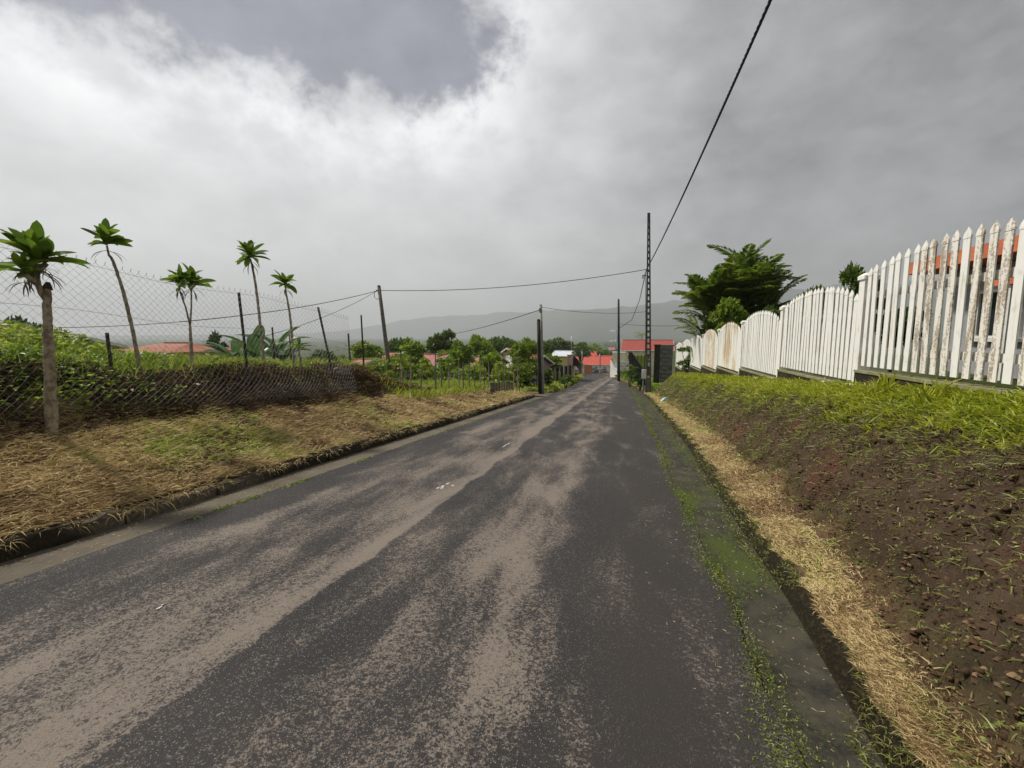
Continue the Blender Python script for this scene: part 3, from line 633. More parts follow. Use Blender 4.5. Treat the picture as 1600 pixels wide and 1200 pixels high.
def house(label, loc, rz, w, d, hw, hr, roof, wall, wins=(), door=None, over=.4, hip=0., extra=None, name='house'):
    root = empty(name, loc, rz, label, 'house')
    # walls with gables (ridge along local x)
    m = MB(); m.box((0, 0, hw/2-.4), (w, d, hw+.8))
    if hip == 0 and hr > 0:
        for sx in (-1, 1): m.prism([(-d/2, hw), (d/2, hw), (0, hw+hr-.05)], sx*(w/2-.1), sx*w/2, 'x')
    m.build('wall', wall, root)
    rt = MB(); e = over; th = .12; k = hr/(d/2) if hr else 0; x0 = w/2+e; yo = d/2+e; zo = hw-k*e; rx = x0-hip*d/2
    for dz, fl in ((0, 0), (th, 1)):
        rt.v += [(-x0, -yo, zo+dz), (x0, -yo, zo+dz), (x0, yo, zo+dz), (-x0, yo, zo+dz), (-rx, 0, hw+hr+dz), (rx, 0, hw+hr+dz)]
    F = [(0, 1, 5, 4), (2, 3, 4, 5), (1, 2, 5), (3, 0, 4)]
    for f in F: rt.f.append(tuple(i+6 for i in f)); rt.f.append(tuple(reversed(f)))
    for a, b in ((0, 1), (1, 2), (2, 3), (3, 0)): rt.f.append((a, b, b+6, a+6))
    if hip == 0: rt.f = [f for f in rt.f if not (len(f) == 3)]
    ro = rt.build('roof', roof, root)
    MB().box((0, 0, hw+hr+th+.03), (2*rx-.1, .3, .07)).build('ridge_cap', roof, ro)
    for sx in (-1, 1):
        if hip == 0:
            for sy in (-1, 1): MB().prism([(sy*yo, zo+.0), (sy*yo, zo+th+.05), (0, hw+hr+th+.05), (0, hw+hr)], sx*(x0+.003), sx*(x0+.035), 'x').build('barge_board', 'wall_white', ro)
    for sy in (-1, 1): MB().tube([(-x0, sy*(yo+.06), zo+.05), (x0, sy*(yo+.06), zo+.05)], .06, 6).build('gutter', 'lamp_white', ro)
    for (wx, wz, ww, wh) in wins: window(root, (wx, -d/2, wz), ww, wh)
    if door: m = MB(); m.box((door[0], -d/2-.02, door[2]/2), (door[1], .08, door[2])); dd = m.build('door', 'maroon_door', root); MB().box((door[0]+door[1]*.35, -d/2-.09, 1), (.05, .06, .14)).build('handle', 'steel', dd)
    if extra: extra(root)
    return root
def house_px(label, pxl, pxr, py_ridge, py_eave, Y, roof, wall, d=7., rz=None, wins=2, hip=0., hmin=2.6, door=True, over=.4):
    a = atY(pxl, py_eave, Y); b = atY(pxr, py_eave, Y); cx = (a[0]+b[0])/2; w = abs(b[0]-a[0])-2*over; zr = atY((pxl+pxr)/2, py_ridge, Y+d/2)[2]; cy = Y+d/2
    gz = g1(cx, cy); ze = a[2]; hr = max(.5, zr-ze); hw = max(hmin, ze-gz); base = ze-hw
    ww = [(w*((i+.5)/wins-.5), max(1.4, hw-1.5), 1.1, 1.0) for i in range(wins)]
    return house(label, (cx, cy, base), rz or 0., w, d, hw, hr, roof, wall, ww, (w*.05, .95, 2.05) if door else None, over, hip)
house_px('low red and ochre roofed house behind the left hedge', 160, 262, 540, 551, 22, 'roof_rust', 'wall_cream', 6, R(4), 3, .6)
house_px('pink roofed house with grey barge beyond the grassy field', 622, 685, 555, 577, 40, 'roof_pink', 'wall_white', 7, R(-12), 2)
house_px('low pink roof strip seen over the broken concrete wall', 516, 562, 567, 574, 34, 'roof_pink', 'wall_cream', 5, 0, 2)
house_px('small pink roofed house left of the leaning pole foot', 586, 612, 552, 561, 62, 'roof_pink', 'wall_white', 6, 0, 2)
house_px('small white walled house right of the leaning pole foot', 615, 640, 550, 555, 66, 'roof_white', 'wall_white', 5, R(10), 2)
house_px('tiny teal roofed shed above the pink roofs', 644, 656, 545, 549, 75, 'roof_teal', 'wall_white', 4, 0, 1)
house_px('house with pink roof behind the row of stakes', 732, 770, 558, 572, 46, 'roof_pink', 'wall_cream', 7, 0, 2)
house_px('dark pink roofed house with pale gable among the light trees', 783, 804, 545, 553, 58, 'roof_rust', 'wall_white', 6, R(30), 1)
house_px('pink roofed house with carport left of the black post', 800, 838, 557, 577, 37, 'roof_pink', 'wall_grey', 8, R(-4), 2)
house_px('far small pink roofed house above the scarlet roofs', 917, 932, 549, 556, 210, 'roof_scarlet', 'wall_white', 10, 0, 2)
house_px('wide scarlet roofed house at the end of the road', 899, 955, 557, 569, 178, 'roof_scarlet', 'wall_white', 14, R(-3), 4, 0., 2.6, True)
house_px('orange roofed house right of the scarlet one at the road end', 926, 962, 556, 567, 186, 'roof_orange', 'wall_grey', 12, R(12), 3)
house_px('tiny pink roof on the wooded slope left of the far lamp', 951, 961, 543, 546, 260, 'roof_pink', 'wall_white', 8, 0, 1)
house_px('red roofed house behind the ladder pole', 972, 1056, 532, 547, 96, 'roof_red', 'wall_cream', 12, R(-3), 3)
house_px('flat yellow building behind the dark green panel on the left', 860, 889, 553, 557, 56, 'roof_white', 'wall_yellow', 8, 0, 1, 0., 2.6, False, .1)
house_px('dark eaved shed low at the left picture edge', -60, 26, 541, 545, 13, 'roof_rust', 'wall_cream', 4, R(8), 1)
def walls():
    # white boundary wall of the red roofed house, with railing
    Y = 86; a = atY(953, 589, Y); b = atY(975, 591, Y); root = empty('boundary_wall', (a[0], Y, a[2]-.3), R(-50), 'white boundary wall with railing at the right road edge', 'wall'); w = b[0]-a[0]
    m = MB(); m.prism([(0, 0), (w, 0), (w, 2.1), (w*.45, 2.1), (0, 3.6)], 0, .25); m.box((.1, 4.2, 1.6), (.2, 8, 3.2)); m.build('wall', 'wall_white', root)
    r = MB()
    for k in range(9): r.box((w*.47+k*w*.055, .1, 2.55), (.04, .04, .9))
    r.box((w*.7, .1, 3.02), (w*.52, .05, .05)); r.build('railing', 'lamp_white', root)
    MB().box((w*.5, -.3, .15), (w*.6, .5, .35)).build('step', 'grey_concrete', root)
    Y = 92; a = atY(957, 551, Y); b = atY(976, 590, Y); w = b[0]-a[0]; root = empty('cream_annex', (a[0], Y, g1(a[0], Y)), 0, 'cream block annex between white wall and red roofed house', 'building'); h = a[2]-g1(a[0], Y)
    MB().box((w/2, 1, h/2), (w, 2, h)).build('wall', 'wall_cream', root); MB().box((w/2, 1, h+.05), (w+.2, 2.2, .14)).build('coping', 'wall_white', root)
    # lime panel fence
    Y = 58; a = atY(986, 556, Y); b = atY(1012, 578, Y); w = b[0]-a[0]; h = a[2]-b[2]; root = empty('panel_fence', (a[0], Y, b[2]-.6), 0, 'lime green panel fence behind the dark bush', 'fence'); n = 5
    for k in range(n): MB().box((w*(k+.5)/n, 0, (h+.6)/2), (w/n-.06, .06, h+.6)).build('panel', 'lime_panel', root)
    for k in range(n+1): MB().box((w*k/n, .05, (h+.7)/2), (.09, .09, h+.8)).build('post', 'tarred_wood', root)
    a2 = atY(990, 590, 50)
    root = empty('handrail_wall', (a2[0]-.6, 52, a2[2]-.4), 0, 'dark sloping stair wall left of the lime fence', 'wall')
    MB().prism([(0, 3.1), (.35, 3.1), (2.0, .8), (2.0, .0), (.2, .0)], -.1, .1).build('wall', 'wall_dark', root); MB().prism([(0, 3.102), (0, 3.2), (.36, 3.2), (2.02, .9), (2.02, .802), (.352, 3.102)], -.13, .13).build('coping', 'grey_concrete', root)
    # gate pier and stone wall behind the ladder pole
    Y = 33.5; a = atY(1023, 540, Y); b = atY(1030, 592, Y); root = empty('gate_pier', (a[0], Y, b[2]-.3), 0, 'dark timber gate pier directly behind the ladder pole', 'pier'); w = b[0]-a[0]; h = a[2]-b[2]+.3
    MB().box((w/2, .15, h/2), (w, .3, h)).build('shaft', 'wall_dark', root); MB().box((w/2, .15, h+.04), (w+.1, .4, .08)).build('cap', 'wall_dark', root)
    Y = 34.3; a = atY(1031, 541, Y); b = atY(1050, 592, Y); root = empty('stone_wall', (a[0], Y, b[2]-.3), 0, 'grey block wall between the gate pier and the last white fence', 'wall'); w = b[0]-a[0]; h = a[2]-b[2]+.3
    MB().box((w/2, .2, h/2-.03), (w-.02, .3, h-.06)).build('core', 'grey_concrete', root); rows = 9
    me = MB().box((0, 0, 0), (.40, .08, .24)).mesh('block')
    for r_ in range(rows):
        for c_ in range(int(w/.44)+1):
            x = .21+c_*.45+(.2 if r_ % 2 else 0)
            if x < w-.1: place('block', me, 'grey_stone', root, (x, .03+random.uniform(-.012, .012), .16+r_*h/rows), (0, 0, R(random.uniform(-2, 2))))
    MB().box((w/2, .2, h+.04), (w+.1, .5, .12)).build('coping', 'grey_concrete', root)
    # left: dark green mesh panel, pink gable wall, orange wall
    Y = 42; a = atY(869, 575, Y); b = atY(886, 592, Y); root = empty('screen_fence', (a[0], Y, b[2]-.25), 0, 'dark green screen fence left of the road beyond the driveway', 'fence'); w = b[0]-a[0]; h = a[2]-b[2]+.3
    for k in range(4): MB().box((w*(k+.5)/4, k*1.2, h/2), (w/4-.03, .05, h)).build('panel', 'dark_green_panel', root)
    for k in range(5): MB().box((w*k/4, k*1.2-.5, h/2), (.08, .08, h+.1)).build('post', 'grey_concrete', root)
    Y = 52; a = atY(886.5, 555, Y); b = atY(890, 585, Y); root = empty('pink_wall', (a[0], Y, b[2]-.3), 0, 'narrow pink wall end beside the yellow building', 'wall'); w = b[0]-a[0]; h = a[2]-b[2]+.3
    MB().box((w/2, 1.5, h/2), (w, 3, h)).build('wall', 'wall_pink', root); MB().box((w/2, 1.5, h+.04), (w+.08, 3.1, .08)).build('coping', 'wall_white', root)
    Y = 118; a = atY(913, 570, Y); b = atY(925, 582, Y); root = empty('garden_wall', (a[0], Y, b[2]-.3), R(8), 'orange garden wall at the left bend of the road', 'wall'); w = b[0]-a[0]; h = a[2]-b[2]+.3
    MB().box((w/2, 0, h/2), (w, .25, h)).build('wall', 'wall_orange', root); MB().box((w/2, 0, h+.04), (w+.1, .35, .08)).build('coping', 'wall_white', root); MB().box((-.2, 0, h/2+.15), (.35, .35, h+.4)).build('pillar', 'wall_white', root)
walls()
def right_house():
    gx = 8.4; z0 = g1(8.4, 9)-.2; root = empty('bungalow', (gx, 8.6, z0), 0, 'grey walled bungalow with orange roof edge behind the rust stained pickets', 'house'); H = 3.28-z0
    y0, y1 = -6.4, 5.7
    m = MB(); m.box((2.5, (y0+y1)/2, H/2), (5, y1-y0, H)); m.build('wall', 'wall_grey', root)
    r = MB(); r.prism([(-.8, H+.02), (-.8, H+.34), (2.5, H+1.0), (5.8, H+.34), (5.8, H+.02)], y0-.6, y1+.6); ro = r.build('roof', 'roof_orange', root)
    aw = MB(); aw.prism([(-1.5, H-.72), (-1.5, H-.46), (-.02, H-.18), (-.02, H-.30)], y0-.3, y1-3.4); aw.build('awning', 'roof_orange', root)
    for k in range(4): MB().box((-1.38, y0+.4+k*2.6, (H-.62)/2), (.14, .14, H-.72)).build('column', 'wall_white', root)
    for k, yy in enumerate((-4.6, -1.6, 1.6, 4.1)): window(root, (0, yy, 1.45), 1.3, 1.15, 'x', 'wall_white', -1)
    d = MB().box((-.02, -3.1, 1.02), (.08, .95, 2.05)).build('door', 'wall_dark', root); MB().box((-.08, -2.75, 1), (.06, .05, .14)).build('handle', 'steel', d)
    ac = MB().box((-.16, .2, 2.3), (.28, .85, .55)).build('air_conditioner', 'lamp_white', root); MB().tube([(-.31, .2, 2.3), (-.335, .2, 2.3)], .2, 12).build('fan_grille', 'wall_dark', ac)
right_house()

# ------------------------------------------------------------ parked cars far down the road
def car(loc, rz, paint, label):
    root = empty('parked_car', loc, rz, label, 'car', 'cars parked at the end of the road')
    lo = [(-2.0, .30), (2.0, .30), (2.08, .6), (1.95, .82), (.95, .92), (-1.9, .95), (-2.05, .6)]; b = MB(); b.prism(lo, -.84, .84); b.build('body', paint, root)
    cab = MB(); cab.v += [(x, s*w, z) for s in (-1, 1) for x, w, z in ((.95, .80, .92), (.25, .66, 1.42), (-1.2, .66, 1.45), (-1.85, .80, .94))]
    cab.f += [(0, 1, 2, 3), (7, 6, 5, 4), (0, 4, 5, 1), (2, 6, 7, 3)]; cab.build('windows', 'window_glass', root)
    MB().box((-.48, 0, 1.455), (1.42, 1.28, .05)).build('roof', paint, root)
    for x in (-1.25, 1.25):
        for s in (-1, 1):
            t = MB().tube([(x, s*.72, .31), (x, s*.86, .31)], .31, 14).build('wheel', 'tyre', root); MB().tube([(x, s*.862, .31), (x, s*.872, .31)], .18, 10).build('rim', 'steel', t)
    for s in (-1, 1): MB().box((2.03, s*.6, .68), (.08, .32, .14)).build('headlight', 'lamp_white', root); MB().box((-2.02, s*.66, .75), (.07, .22, .2)).build('tail_light', 'roof_scarlet', root)
for px, Y, p, rz, lab in [(928.5, 150, 'car_dark', 250, 'dark car parked at the road end before the scarlet roofs'), (934, 160, 'car_silver', 265, 'silver car parked next to the dark car at the road end'), (944, 156, 'car_dark', 280, 'dark car parked rightmost at the road end'), (939.5, 164, 'car_white', 90, 'white car between the parked cars at the road end')]:
    x = atY(px, 579, Y)[0]; car((x, Y, g1(x, Y)+.08), R(rz), p, lab)

# ------------------------------------------------------------ trees
def crown_data(rng, nclump, nleaf, rx, rz, zc, lsize, shape=1.):
    C = []
    for i in range(nclump):
        d = unit(rng.normal(size=3)); d[2] = d[2]*.8+.15; r = rng.uniform(.45, .92); C.append((d*np.array([rx, rx, rz])*r+np.array([0, 0, zc]), rng.uniform(.24, .42)*rx))
    P = []; D = []
    for c, r in C:
        k = nleaf//nclump; d = unit(rng.normal(size=(k, 3))); d[:, 2] = np.abs(d[:, 2])*.8-.15*rng.random(k); rr = r*rng.uniform(.55, 1.05, k)[:, None]
        P.append(c+d*rr*np.array([1.15, 1.15, .8])); D.append(d+rng.normal(size=(k, 3))*.6+np.array([0, 0, -.15]))
    P = np.concatenate(P); D = np.concatenate(D); n = len(P); L = lsize*rng.uniform(.6, 1.3, n)
    return leaves(P, D, L, L*.62, np.clip(rng.normal(.5, .22, n), 0, 1), .12, rng), [c for c, r in C]
TREES = []
def tree_variants():
    for i in range(6):
        rng = np.random.default_rng(100+i); rx = [.42, .36, .46, .34, .40, .5][i]; rz = [.34, .38, .27, .40, .30, .24][i]; zc = [.62, .60, .68, .58, .66, .72][i]
        data, C = crown_data(rng, [16, 15, 18, 14, 17, 20][i], 3000, rx, rz, zc, .075)
        tr = MB(); tr.tube([(0, 0, -.05), (.01, .0, .2), (-.01, .01, zc)], [.035, .026, .014], 7)
        for c in C[:9]: tr.tube([(0, 0, .25+.1*rng.random()), tuple(c*.5+np.array([0, 0, .2])), tuple(c)], [.014, .009, .004], 5)
        TREES.append((tr.mesh('trunk', True), data))
tree_variants(); _crown = {}
def tree(label, px, ptop, Y, wpx, kind='tree_mid', v=0, name='tree', cat='tree', sink=0.):
    p = atY(px, ptop, Y); z = g1(p[0], Y)-sink; H = p[2]-z; wid = wpx/FPX*(Y/math.cos(YAW)); rx = [.42, .36, .46, .34, .40, .5][v]
    key = (v, kind)
    if key not in _crown: me = npmesh('crown', *TREES[v][1][:2], TREES[v][1][2]); me.materials.append(M[kind]); _crown[key] = me
    o = empty(name, (p[0], Y, z), random.uniform(0, 6), label, cat); s = wid/(2*rx*1.25); zs = H/(1.0); o.scale = (s, s, zs*1.0)
    place('trunk', TREES[v][0], 'bark_dark', o); place('crown', _crown[key], None, o); return o
T = [('dark bushy tree at the far left edge behind the mesh', 40, 484, 24, 120, 'tree_dark', 0), ('small dark tree above the rust roof on the left', 130, 525, 30, 40, 'tree_dark', 2), ('round dark tree between the forked sapling and the mesh post', 338, 520, 34, 45, 'tree_dark', 1),
     ('low dark tree behind the forked sapling', 290, 540, 33, 60, 'tree_dark', 4), ('wide green tree left of the leaning pole', 575, 527, 48, 70, 'tree_light', 0), ('low green tree beyond the banana plants', 505, 545, 46, 60, 'tree_mid', 4), ('pale green low tree between banana plants and leaning pole', 545, 553, 36, 50, 'tree_light', 2),
     ('flat topped grey green tree right of the leaning pole', 625, 527, 70, 50, 'tree_mid', 5), ('loose light green tree standing over the pink roof', 648, 520, 38, 45, 'tree_light', 3), ('tallest dark green tree in the middle of the garden', 690, 507, 52, 64, 'tree_mid', 3), ('broad tree low in front of the tallest one', 700, 545, 44, 60, 'tree_light', 4), ('light green tree right of the tallest one', 722, 532, 40, 46, 'tree_light', 1),
     ('green tree with ragged top behind the stakes', 752, 521, 60, 55, 'tree_light', 2), ('broad dark tree behind the light ones near the pale pole', 785, 525, 75, 60, 'tree_mid', 5), ('bright feathery tree behind the last stakes', 812, 532, 30, 40, 'tree_light', 4), ('bright light green tree left of the stakes end', 765, 545, 32, 44, 'tree_light', 0), ('tall green tree just left of the pale pole', 832, 526, 46, 46, 'tree_light', 2),
     ('large dark dome tree right of the pale pole', 876, 523, 120, 60, 'tree_mid', 0), ('dark tree left of the dome tree', 852, 532, 90, 40, 'tree_mid', 1), ('leafy tree overhanging the yellow building', 866, 548, 48, 30, 'tree_light', 3), ('rounded green tree right of the dome tree', 908, 534, 140, 45, 'tree_mid', 2), ('light green tree above the scarlet roofs', 930, 538, 230, 40, 'tree_light', 1), ('feathery tree right above the orange roof', 944, 541, 215, 26, 'tree_mid', 3),
     ('dark red leaved bush beside the yellow building', 896, 553, 62, 22, 'tree_red', 2), ('tree between red bush and scarlet roofs', 906, 561, 100, 16, 'tree_mid', 3), ('green tree left of the far street lamp', 958, 543, 200, 24, 'tree_mid', 0),
     ('leafy tree top over the second white fence panel', 1345, 398, 10.5, 62, 'tree_mid', 3), ('low leafy shrub behind the third fence panel', 1262, 447, 15, 70, 'tree_mid', 2), ('shrub with pale new leaves in front of the palm clump', 1140, 462, 19.2, 55, 'tree_light', 4), ('shrub behind the arched third panel', 1215, 470, 16.5, 60, 'tree_mid', 0),
     ('dark bush behind rust stained pickets beside the bungalow', 1400, 470, 12.5, 80, 'tree_dark', 0)]
for lab, px, ptop, Y, w, kind, v in T: tree(lab, px, ptop, Y, w, kind, v)
def bush(label, px, ptop, pbase, Y, wpx, kind, n=1500, name='bush', ls=.13):
    p = atY(px, ptop, Y); z = g1(p[0], Y); H = p[2]-z; w = wpx/FPX*(Y/math.cos(YAW)); rng = np.random.default_rng(int(px*7+Y)); data, C = crown_data(rng, 14, n, w*.46, max(.2, H*.48), H*.5, ls)
    o = empty(name, (p[0], Y, z), 0, label, 'bush', 'shrubs behind the field' if name == 'garden_shrub' else None); place('foliage', npmesh('foliage', *data[:2], data[2]), kind, o)
    m = MB()
    for c in C[:6]: m.tube([(0, 0, -.1), tuple(c*.6), tuple(c)], [.03, .02, .008], 5)
    m.build('stem', 'bark_dark', o)
for a in [('dark glossy bush at the foot of the ladder pole', 1001, 577, 612, 34, 24, 'tree_dark', 1600), ('leafy green bush left of the dark one by the road', 985, 566, 606, 41, 24, 'tree_mid', 1600), ('pale leafy bush before the white boundary wall', 972, 566, 590, 70, 16, 'tree_light', 900), ('bushy creeper spilling over the last white fence panels', 1077, 535, 575, 24.2, 34, 'tree_mid', 1800),
          ('low bush along the driveway under the screen fence', 884, 583, 598, 36, 22, 'tree_mid', 900), ('flowering bush with reddish leaves at the left road edge', 899, 574, 588, 68, 14, 'tree_red', 700), ('bright low bush at the left road edge past the driveway', 893, 590, 600, 42, 20, 'tree_light', 900), ('bush under the carport beside the black post', 826, 585, 602, 30, 24, 'tree_dark', 900), ('leafy bush between carport and pale pole', 858, 575, 600, 31, 20, 'tree_mid', 900)]: bush(*a)
ORD = 'first second third fourth fifth sixth seventh eighth ninth tenth eleventh twelfth thirteenth fourteenth fifteenth sixteenth seventeenth eighteenth nineteenth twentieth twenty-first twenty-second'.split()
for i in range(22):
    px = 530+i*14.5+random.uniform(-5, 5); Y = random.uniform(28, 42)
    bush('leafy garden shrub behind the field, %s from the left' % ORD[i], px, random.uniform(546, 566), 600, Y, random.uniform(30, 54), random.choice(['tree_light', 'field_grass', 'tree_light']), 1200, 'garden_shrub', .2)
def forest():
    rng = np.random.default_rng(5); parts = []
    for i in range(420):
        px = rng.uniform(-150, 1150); Y = rng.uniform(110, 900)**1.0; v = ray(px, 540); X = v[0]/v[1]*Y
        if Y < 260 and -26 < X < 14 : continue
        if v[1] <= .15: continue
        H = rng.uniform(5, 9); w = rng.uniform(3, 6.5); z = g1(X, Y); data, _ = crown_data(rng, 7, 210, w, H*.42, H*.55, .9); parts.append((data[0]+np.array([X, Y, z]), data[1], np.clip(data[2]*.8+rng.uniform(-.1, .3), 0, 1)))
    stuff('forest', join(parts), 'tree_mid', 'wooded valley floor far beyond the village', 'forest')
forest()

# palms, bananas, saplings
def frond_mesh(seed, L=2.4, n=30, droop=1.0, wide=1.):
    rng = np.random.default_rng(seed); t = np.linspace(.14, 1, n); x = L*t*(1-.12*t); z = .55*L*t-droop*.75*L*t*t; P = np.stack([x, 0*x, z], 1); tg = unit(np.gradient(P, axis=0)); parts = []
    for s in (-1, 1):
        ll = .62*np.sin(np.clip(t*.92+.08, 0, 1)*math.pi)**.6*L*.25+.06; D = tg*.75+np.array([0, s*.9, .28])[None]+rng.normal(size=(n, 3))*.10; P2 = P.copy(); D = unit(D); side = unit(np.cross(D, np.array([0, 0, 1.])[None]+tg*.2)); W_ = .048*L/2.4*wide
        mid = P2+D*ll[:, None]*.5; tip = P2+D*ll[:, None]-np.array([0, 0, 1.])[None]*(ll*.35)[:, None]
        V = np.stack([P2, mid+side*W_*.6, tip, mid-side*W_*.6], 1).reshape(-1, 3); b = np.arange(n)[:, None]*4; parts.append((V, [b+np.array([[0, 1, 2, 3]])], np.repeat(np.clip(rng.normal(.45+.1*(seed % 3), .2, n), 0, 1), 4)))
    m = MB(); m.tube([(0, 0, 0)]+[tuple(p) for p in P[::4]], [.022]+[.018*(1-.8*k/len(P[::4])) for k in range(len(P[::4]))], 4); V = np.array(m.v); F = [np.array([f for f in m.f if len(f) == 4])]; parts.append((V, F, np.full(len(V), .85)))
    return npmesh('frond', *join(parts))
def palm_clump():
    X, Y = 4.9, 22.0; z = g1(X, Y); root = empty('areca_palm', (X, Y, z), 0, 'big windblown areca palm clump behind the white fence', 'palm'); rng = np.random.default_rng(3)
    fm = [frond_mesh(i, 2.5, 34, .62+.12*i, 1.5) for i in range(4)]
    for s in range(28):
        a = rng.uniform(0, 6.28); out = rng.uniform(.2, 1.55); hh = rng.uniform(1.3, 4.0)-out*.3; tip = Vector((math.cos(a)*out, math.sin(a)*out*.7, max(.5, hh-.35*(math.cos(a)*out < -.8)))); st = Vector((math.cos(a)*.5*rng.random(), math.sin(a)*.5, -.2))
        MB().tube([st, st.lerp(tip, .5)+Vector((0, 0, .15)), tip], [.06, .045, .035], 6).build('stem', 'stem_green', root)
        for k in range(8):
            az = rng.normal()*.9-.1 if k < 3 else a+rng.normal()*1.6; el = rng.uniform(-1.35, -.5)
            o = place('frond', fm[int(rng.integers(4))], 'palm_leaf', root, tip+Vector((0, 0, rng.uniform(-.4, .1))), (rng.normal()*.25, el, az)); sc = rng.uniform(.8, 1.15); o.scale = (sc, sc*1.25, sc)
    for k in range(60):   # low skirt
        az = rng.uniform(0, 6.28); o = place('frond', fm[int(rng.integers(4))], 'palm_leaf', root, (float(np.clip(rng.normal()*1.2, -1.7, 1.9)), rng.normal()*.6-.3, rng.uniform(.2, 2.2)), (rng.normal()*.3, rng.uniform(-1.0, -.2), az), (.6, .7, .6))
palm_clump()
def far_palm(label, px, ptop, Y, sc):
    p = atY(px, ptop, Y); z = g1(p[0], Y); H = p[2]-z-.9*sc; root = empty('palm_tree', (p[0], Y, z), 0, label, 'palm'); rng = np.random.default_rng(int(px)); MB().tube([(0, 0, -.2), (.1, 0, H*.5), (.05, 0, H)], [.16, .11, .09], 7).build('trunk', 'bark_pale', root)
    me = frond_mesh(int(px) % 7, 2.4, 22, 1.0)
    for k in range(13): o = place('frond', me, 'palm_leaf', root, (.05, 0, H), (rng.normal()*.2, rng.uniform(-.6, .25), k*6.28/13+rng.normal()*.2)); o.scale = (sc, sc, sc)
far_palm('slim palm above the red roof by the ladder pole', 1003, 519, 104, .95)
far_palm('palm among the trees right above the orange roof', 938, 545, 120, 1.0)
far_palm('spiky palm behind the broken wall left of the leaning pole', 592, 556, 33, .9)
far_palm('windblown palm at the far left behind the weeds', 22, 500, 21, 1.1)
def strap_leaf(seed, L, W_, droop, rnd, n=7):
    rng = np.random.default_rng(seed); V = []; F = []
    for i in range(n+1):
        t = i/n; w = W_*math.sin(math.pi*min(1, t*.86+.10))**.8*(1 if t < 1 else .1); x = L*t*(1-.2*droop*t); z = L*(.30*t-droop*.55*t*t); sw = .04*L*math.sin(t*3+seed)
        V += [(x, sw-w/2, z+w*.22), (x, sw, z), (x, sw+w/2, z+w*.22)]
    for i in range(n):
        b = i*3; F += [(b, b+1, b+4, b+3), (b+1, b+2, b+5, b+4)]
    return npmesh('leaf', np.array(V), [np.array(F)], np.full(len(V), rnd), True)
DL = [strap_leaf(i, .31, .105, .2+.25*(i % 3), .15+.14*i) for i in range(6)]; DD = [strap_leaf(i+20, .30, .018, .9, .3) for i in range(2)]
def rosette(root, c, n, sc, rng, dead=5, spread=1.0):
    for k in range(n):
        t = k/n; el = -(1.35-1.10*t**.8*spread)+rng.normal()*.28; az = k*2.4+rng.normal()*.3; s = sc*rng.uniform(.55, 1.25)*(.75+.35*t)
        o = place('leaf', DL[int(rng.integers(6))], 'dracaena_leaf', root, c+Vector((0, 0, .10*sc*(1-t))), (rng.normal()*.35, el+.3+(.5 if rng.random() > .85 else 0), az)); o.scale = (s,)*3
    for k in range(dead): o = place('dead_leaf', DD[k % 2], 'dracaena_dead', root, c+Vector((0, 0, -.05-.05*rng.random())), (0, rng.uniform(.2, .8), rng.uniform(0, 6.28))); o.scale = (sc*.9,)*3
def sapling(label, X, path, r, crowns, n=22, sc=1., seed=0, mat='bark_pale'):
    P = [Vector(atX(px, py, X)) for px, py in path]; b = P[0].copy(); gz = g1(b.x, b.y)-.15
    if b.z > gz: b.z = gz
    root = empty('dracaena_sapling', b, 0, label, 'sapling', 'leafy topped saplings along the mesh fence'); rng = np.random.default_rng(seed)
    kp = [b-b]+[p-b for p in P[1:]]; pts = []; rad = []; nn = 34
    for i in range(nn+1):
        u = i/nn*(len(kp)-1); j = min(int(u), len(kp)-2); f = u-j; k0, k1, k2, k3 = kp[max(j-1, 0)], kp[j], kp[j+1], kp[min(j+2, len(kp)-1)]
        pts.append((k1*2+(k2-k0)*f+(k0*2-k1*5+k2*4-k3)*f*f+(k1*3-k0-k2*3+k3)*f**3)*.5+Vector((rng.normal(), rng.normal(), 0))*r*.05); rad.append(r*(1-.45*i/nn)*(1+.10*(i % 2)+rng.normal()*.05))
    MB().tube(pts, rad, 9).build('trunk', mat, root, True)
    for cr in crowns:
        q = [Vector(atX(px, py, X))-b for px, py in cr['path']]
        if len(q) > 1: MB().tube(q, [r*.55]+[r*.45]*(len(q)-1), 6).build('branch', mat, root, True)
        rosette(root, q[-1], cr.get('n', n), cr.get('sc', sc), rng, cr.get('dead', 6))
    return root, b
r0, b0 = sapling('stout sapling with sawn off trunk at the left edge', -6.3, [(79, 668), (78, 580), (74, 500), (74, 448)], .058, [dict(path=[(74, 470), (64, 458), (58, 440), (57, 412)], n=40, sc=1.25, dead=12), dict(path=[(60, 445), (48, 436), (38, 428)], n=18, sc=.9, dead=10), dict(path=[(58, 425), (72, 412)], n=9, sc=.6, dead=6)], seed=1)
MB().tube([Vector(atX(74, 452, -6.3))-b0, Vector(atX(75, 441, -6.3))-b0], [.05, .02], 7).build('stub', 'bark_dark', r0)
sapling('tallest thin sapling leaning left, left of the forked one', -7.2, [(221, 580), (212, 540), (195, 465), (178, 412), (170, 398)], .028, [dict(path=[(170, 398), (167, 384)])], 32, 1.1, 2)
sapling('forked sapling with a wide flat crown', -7.2, [(301, 580), (298, 530), (297, 508)], .030, [dict(path=[(297, 508), (290, 480), (281, 455), (280, 445)], n=24, sc=1.0), dict(path=[(297, 508), (299, 480), (299, 452), (300, 446)], n=30, sc=1.1)], seed=3)
sapling('straight sapling with neat rosette right of the forked one', -7.2, [(414, 580), (408, 520), (400, 450), (394, 415)], .032, [dict(path=[(394, 415), (391, 404)])], 32, 1.15, 4)
sapling('smallest crowned sapling farthest along the mesh', -7.2, [(460, 580), (456, 520), (451, 480), (447, 458)], .030, [dict(path=[(447, 458), (446, 447)])], 26, 1.05, 5)
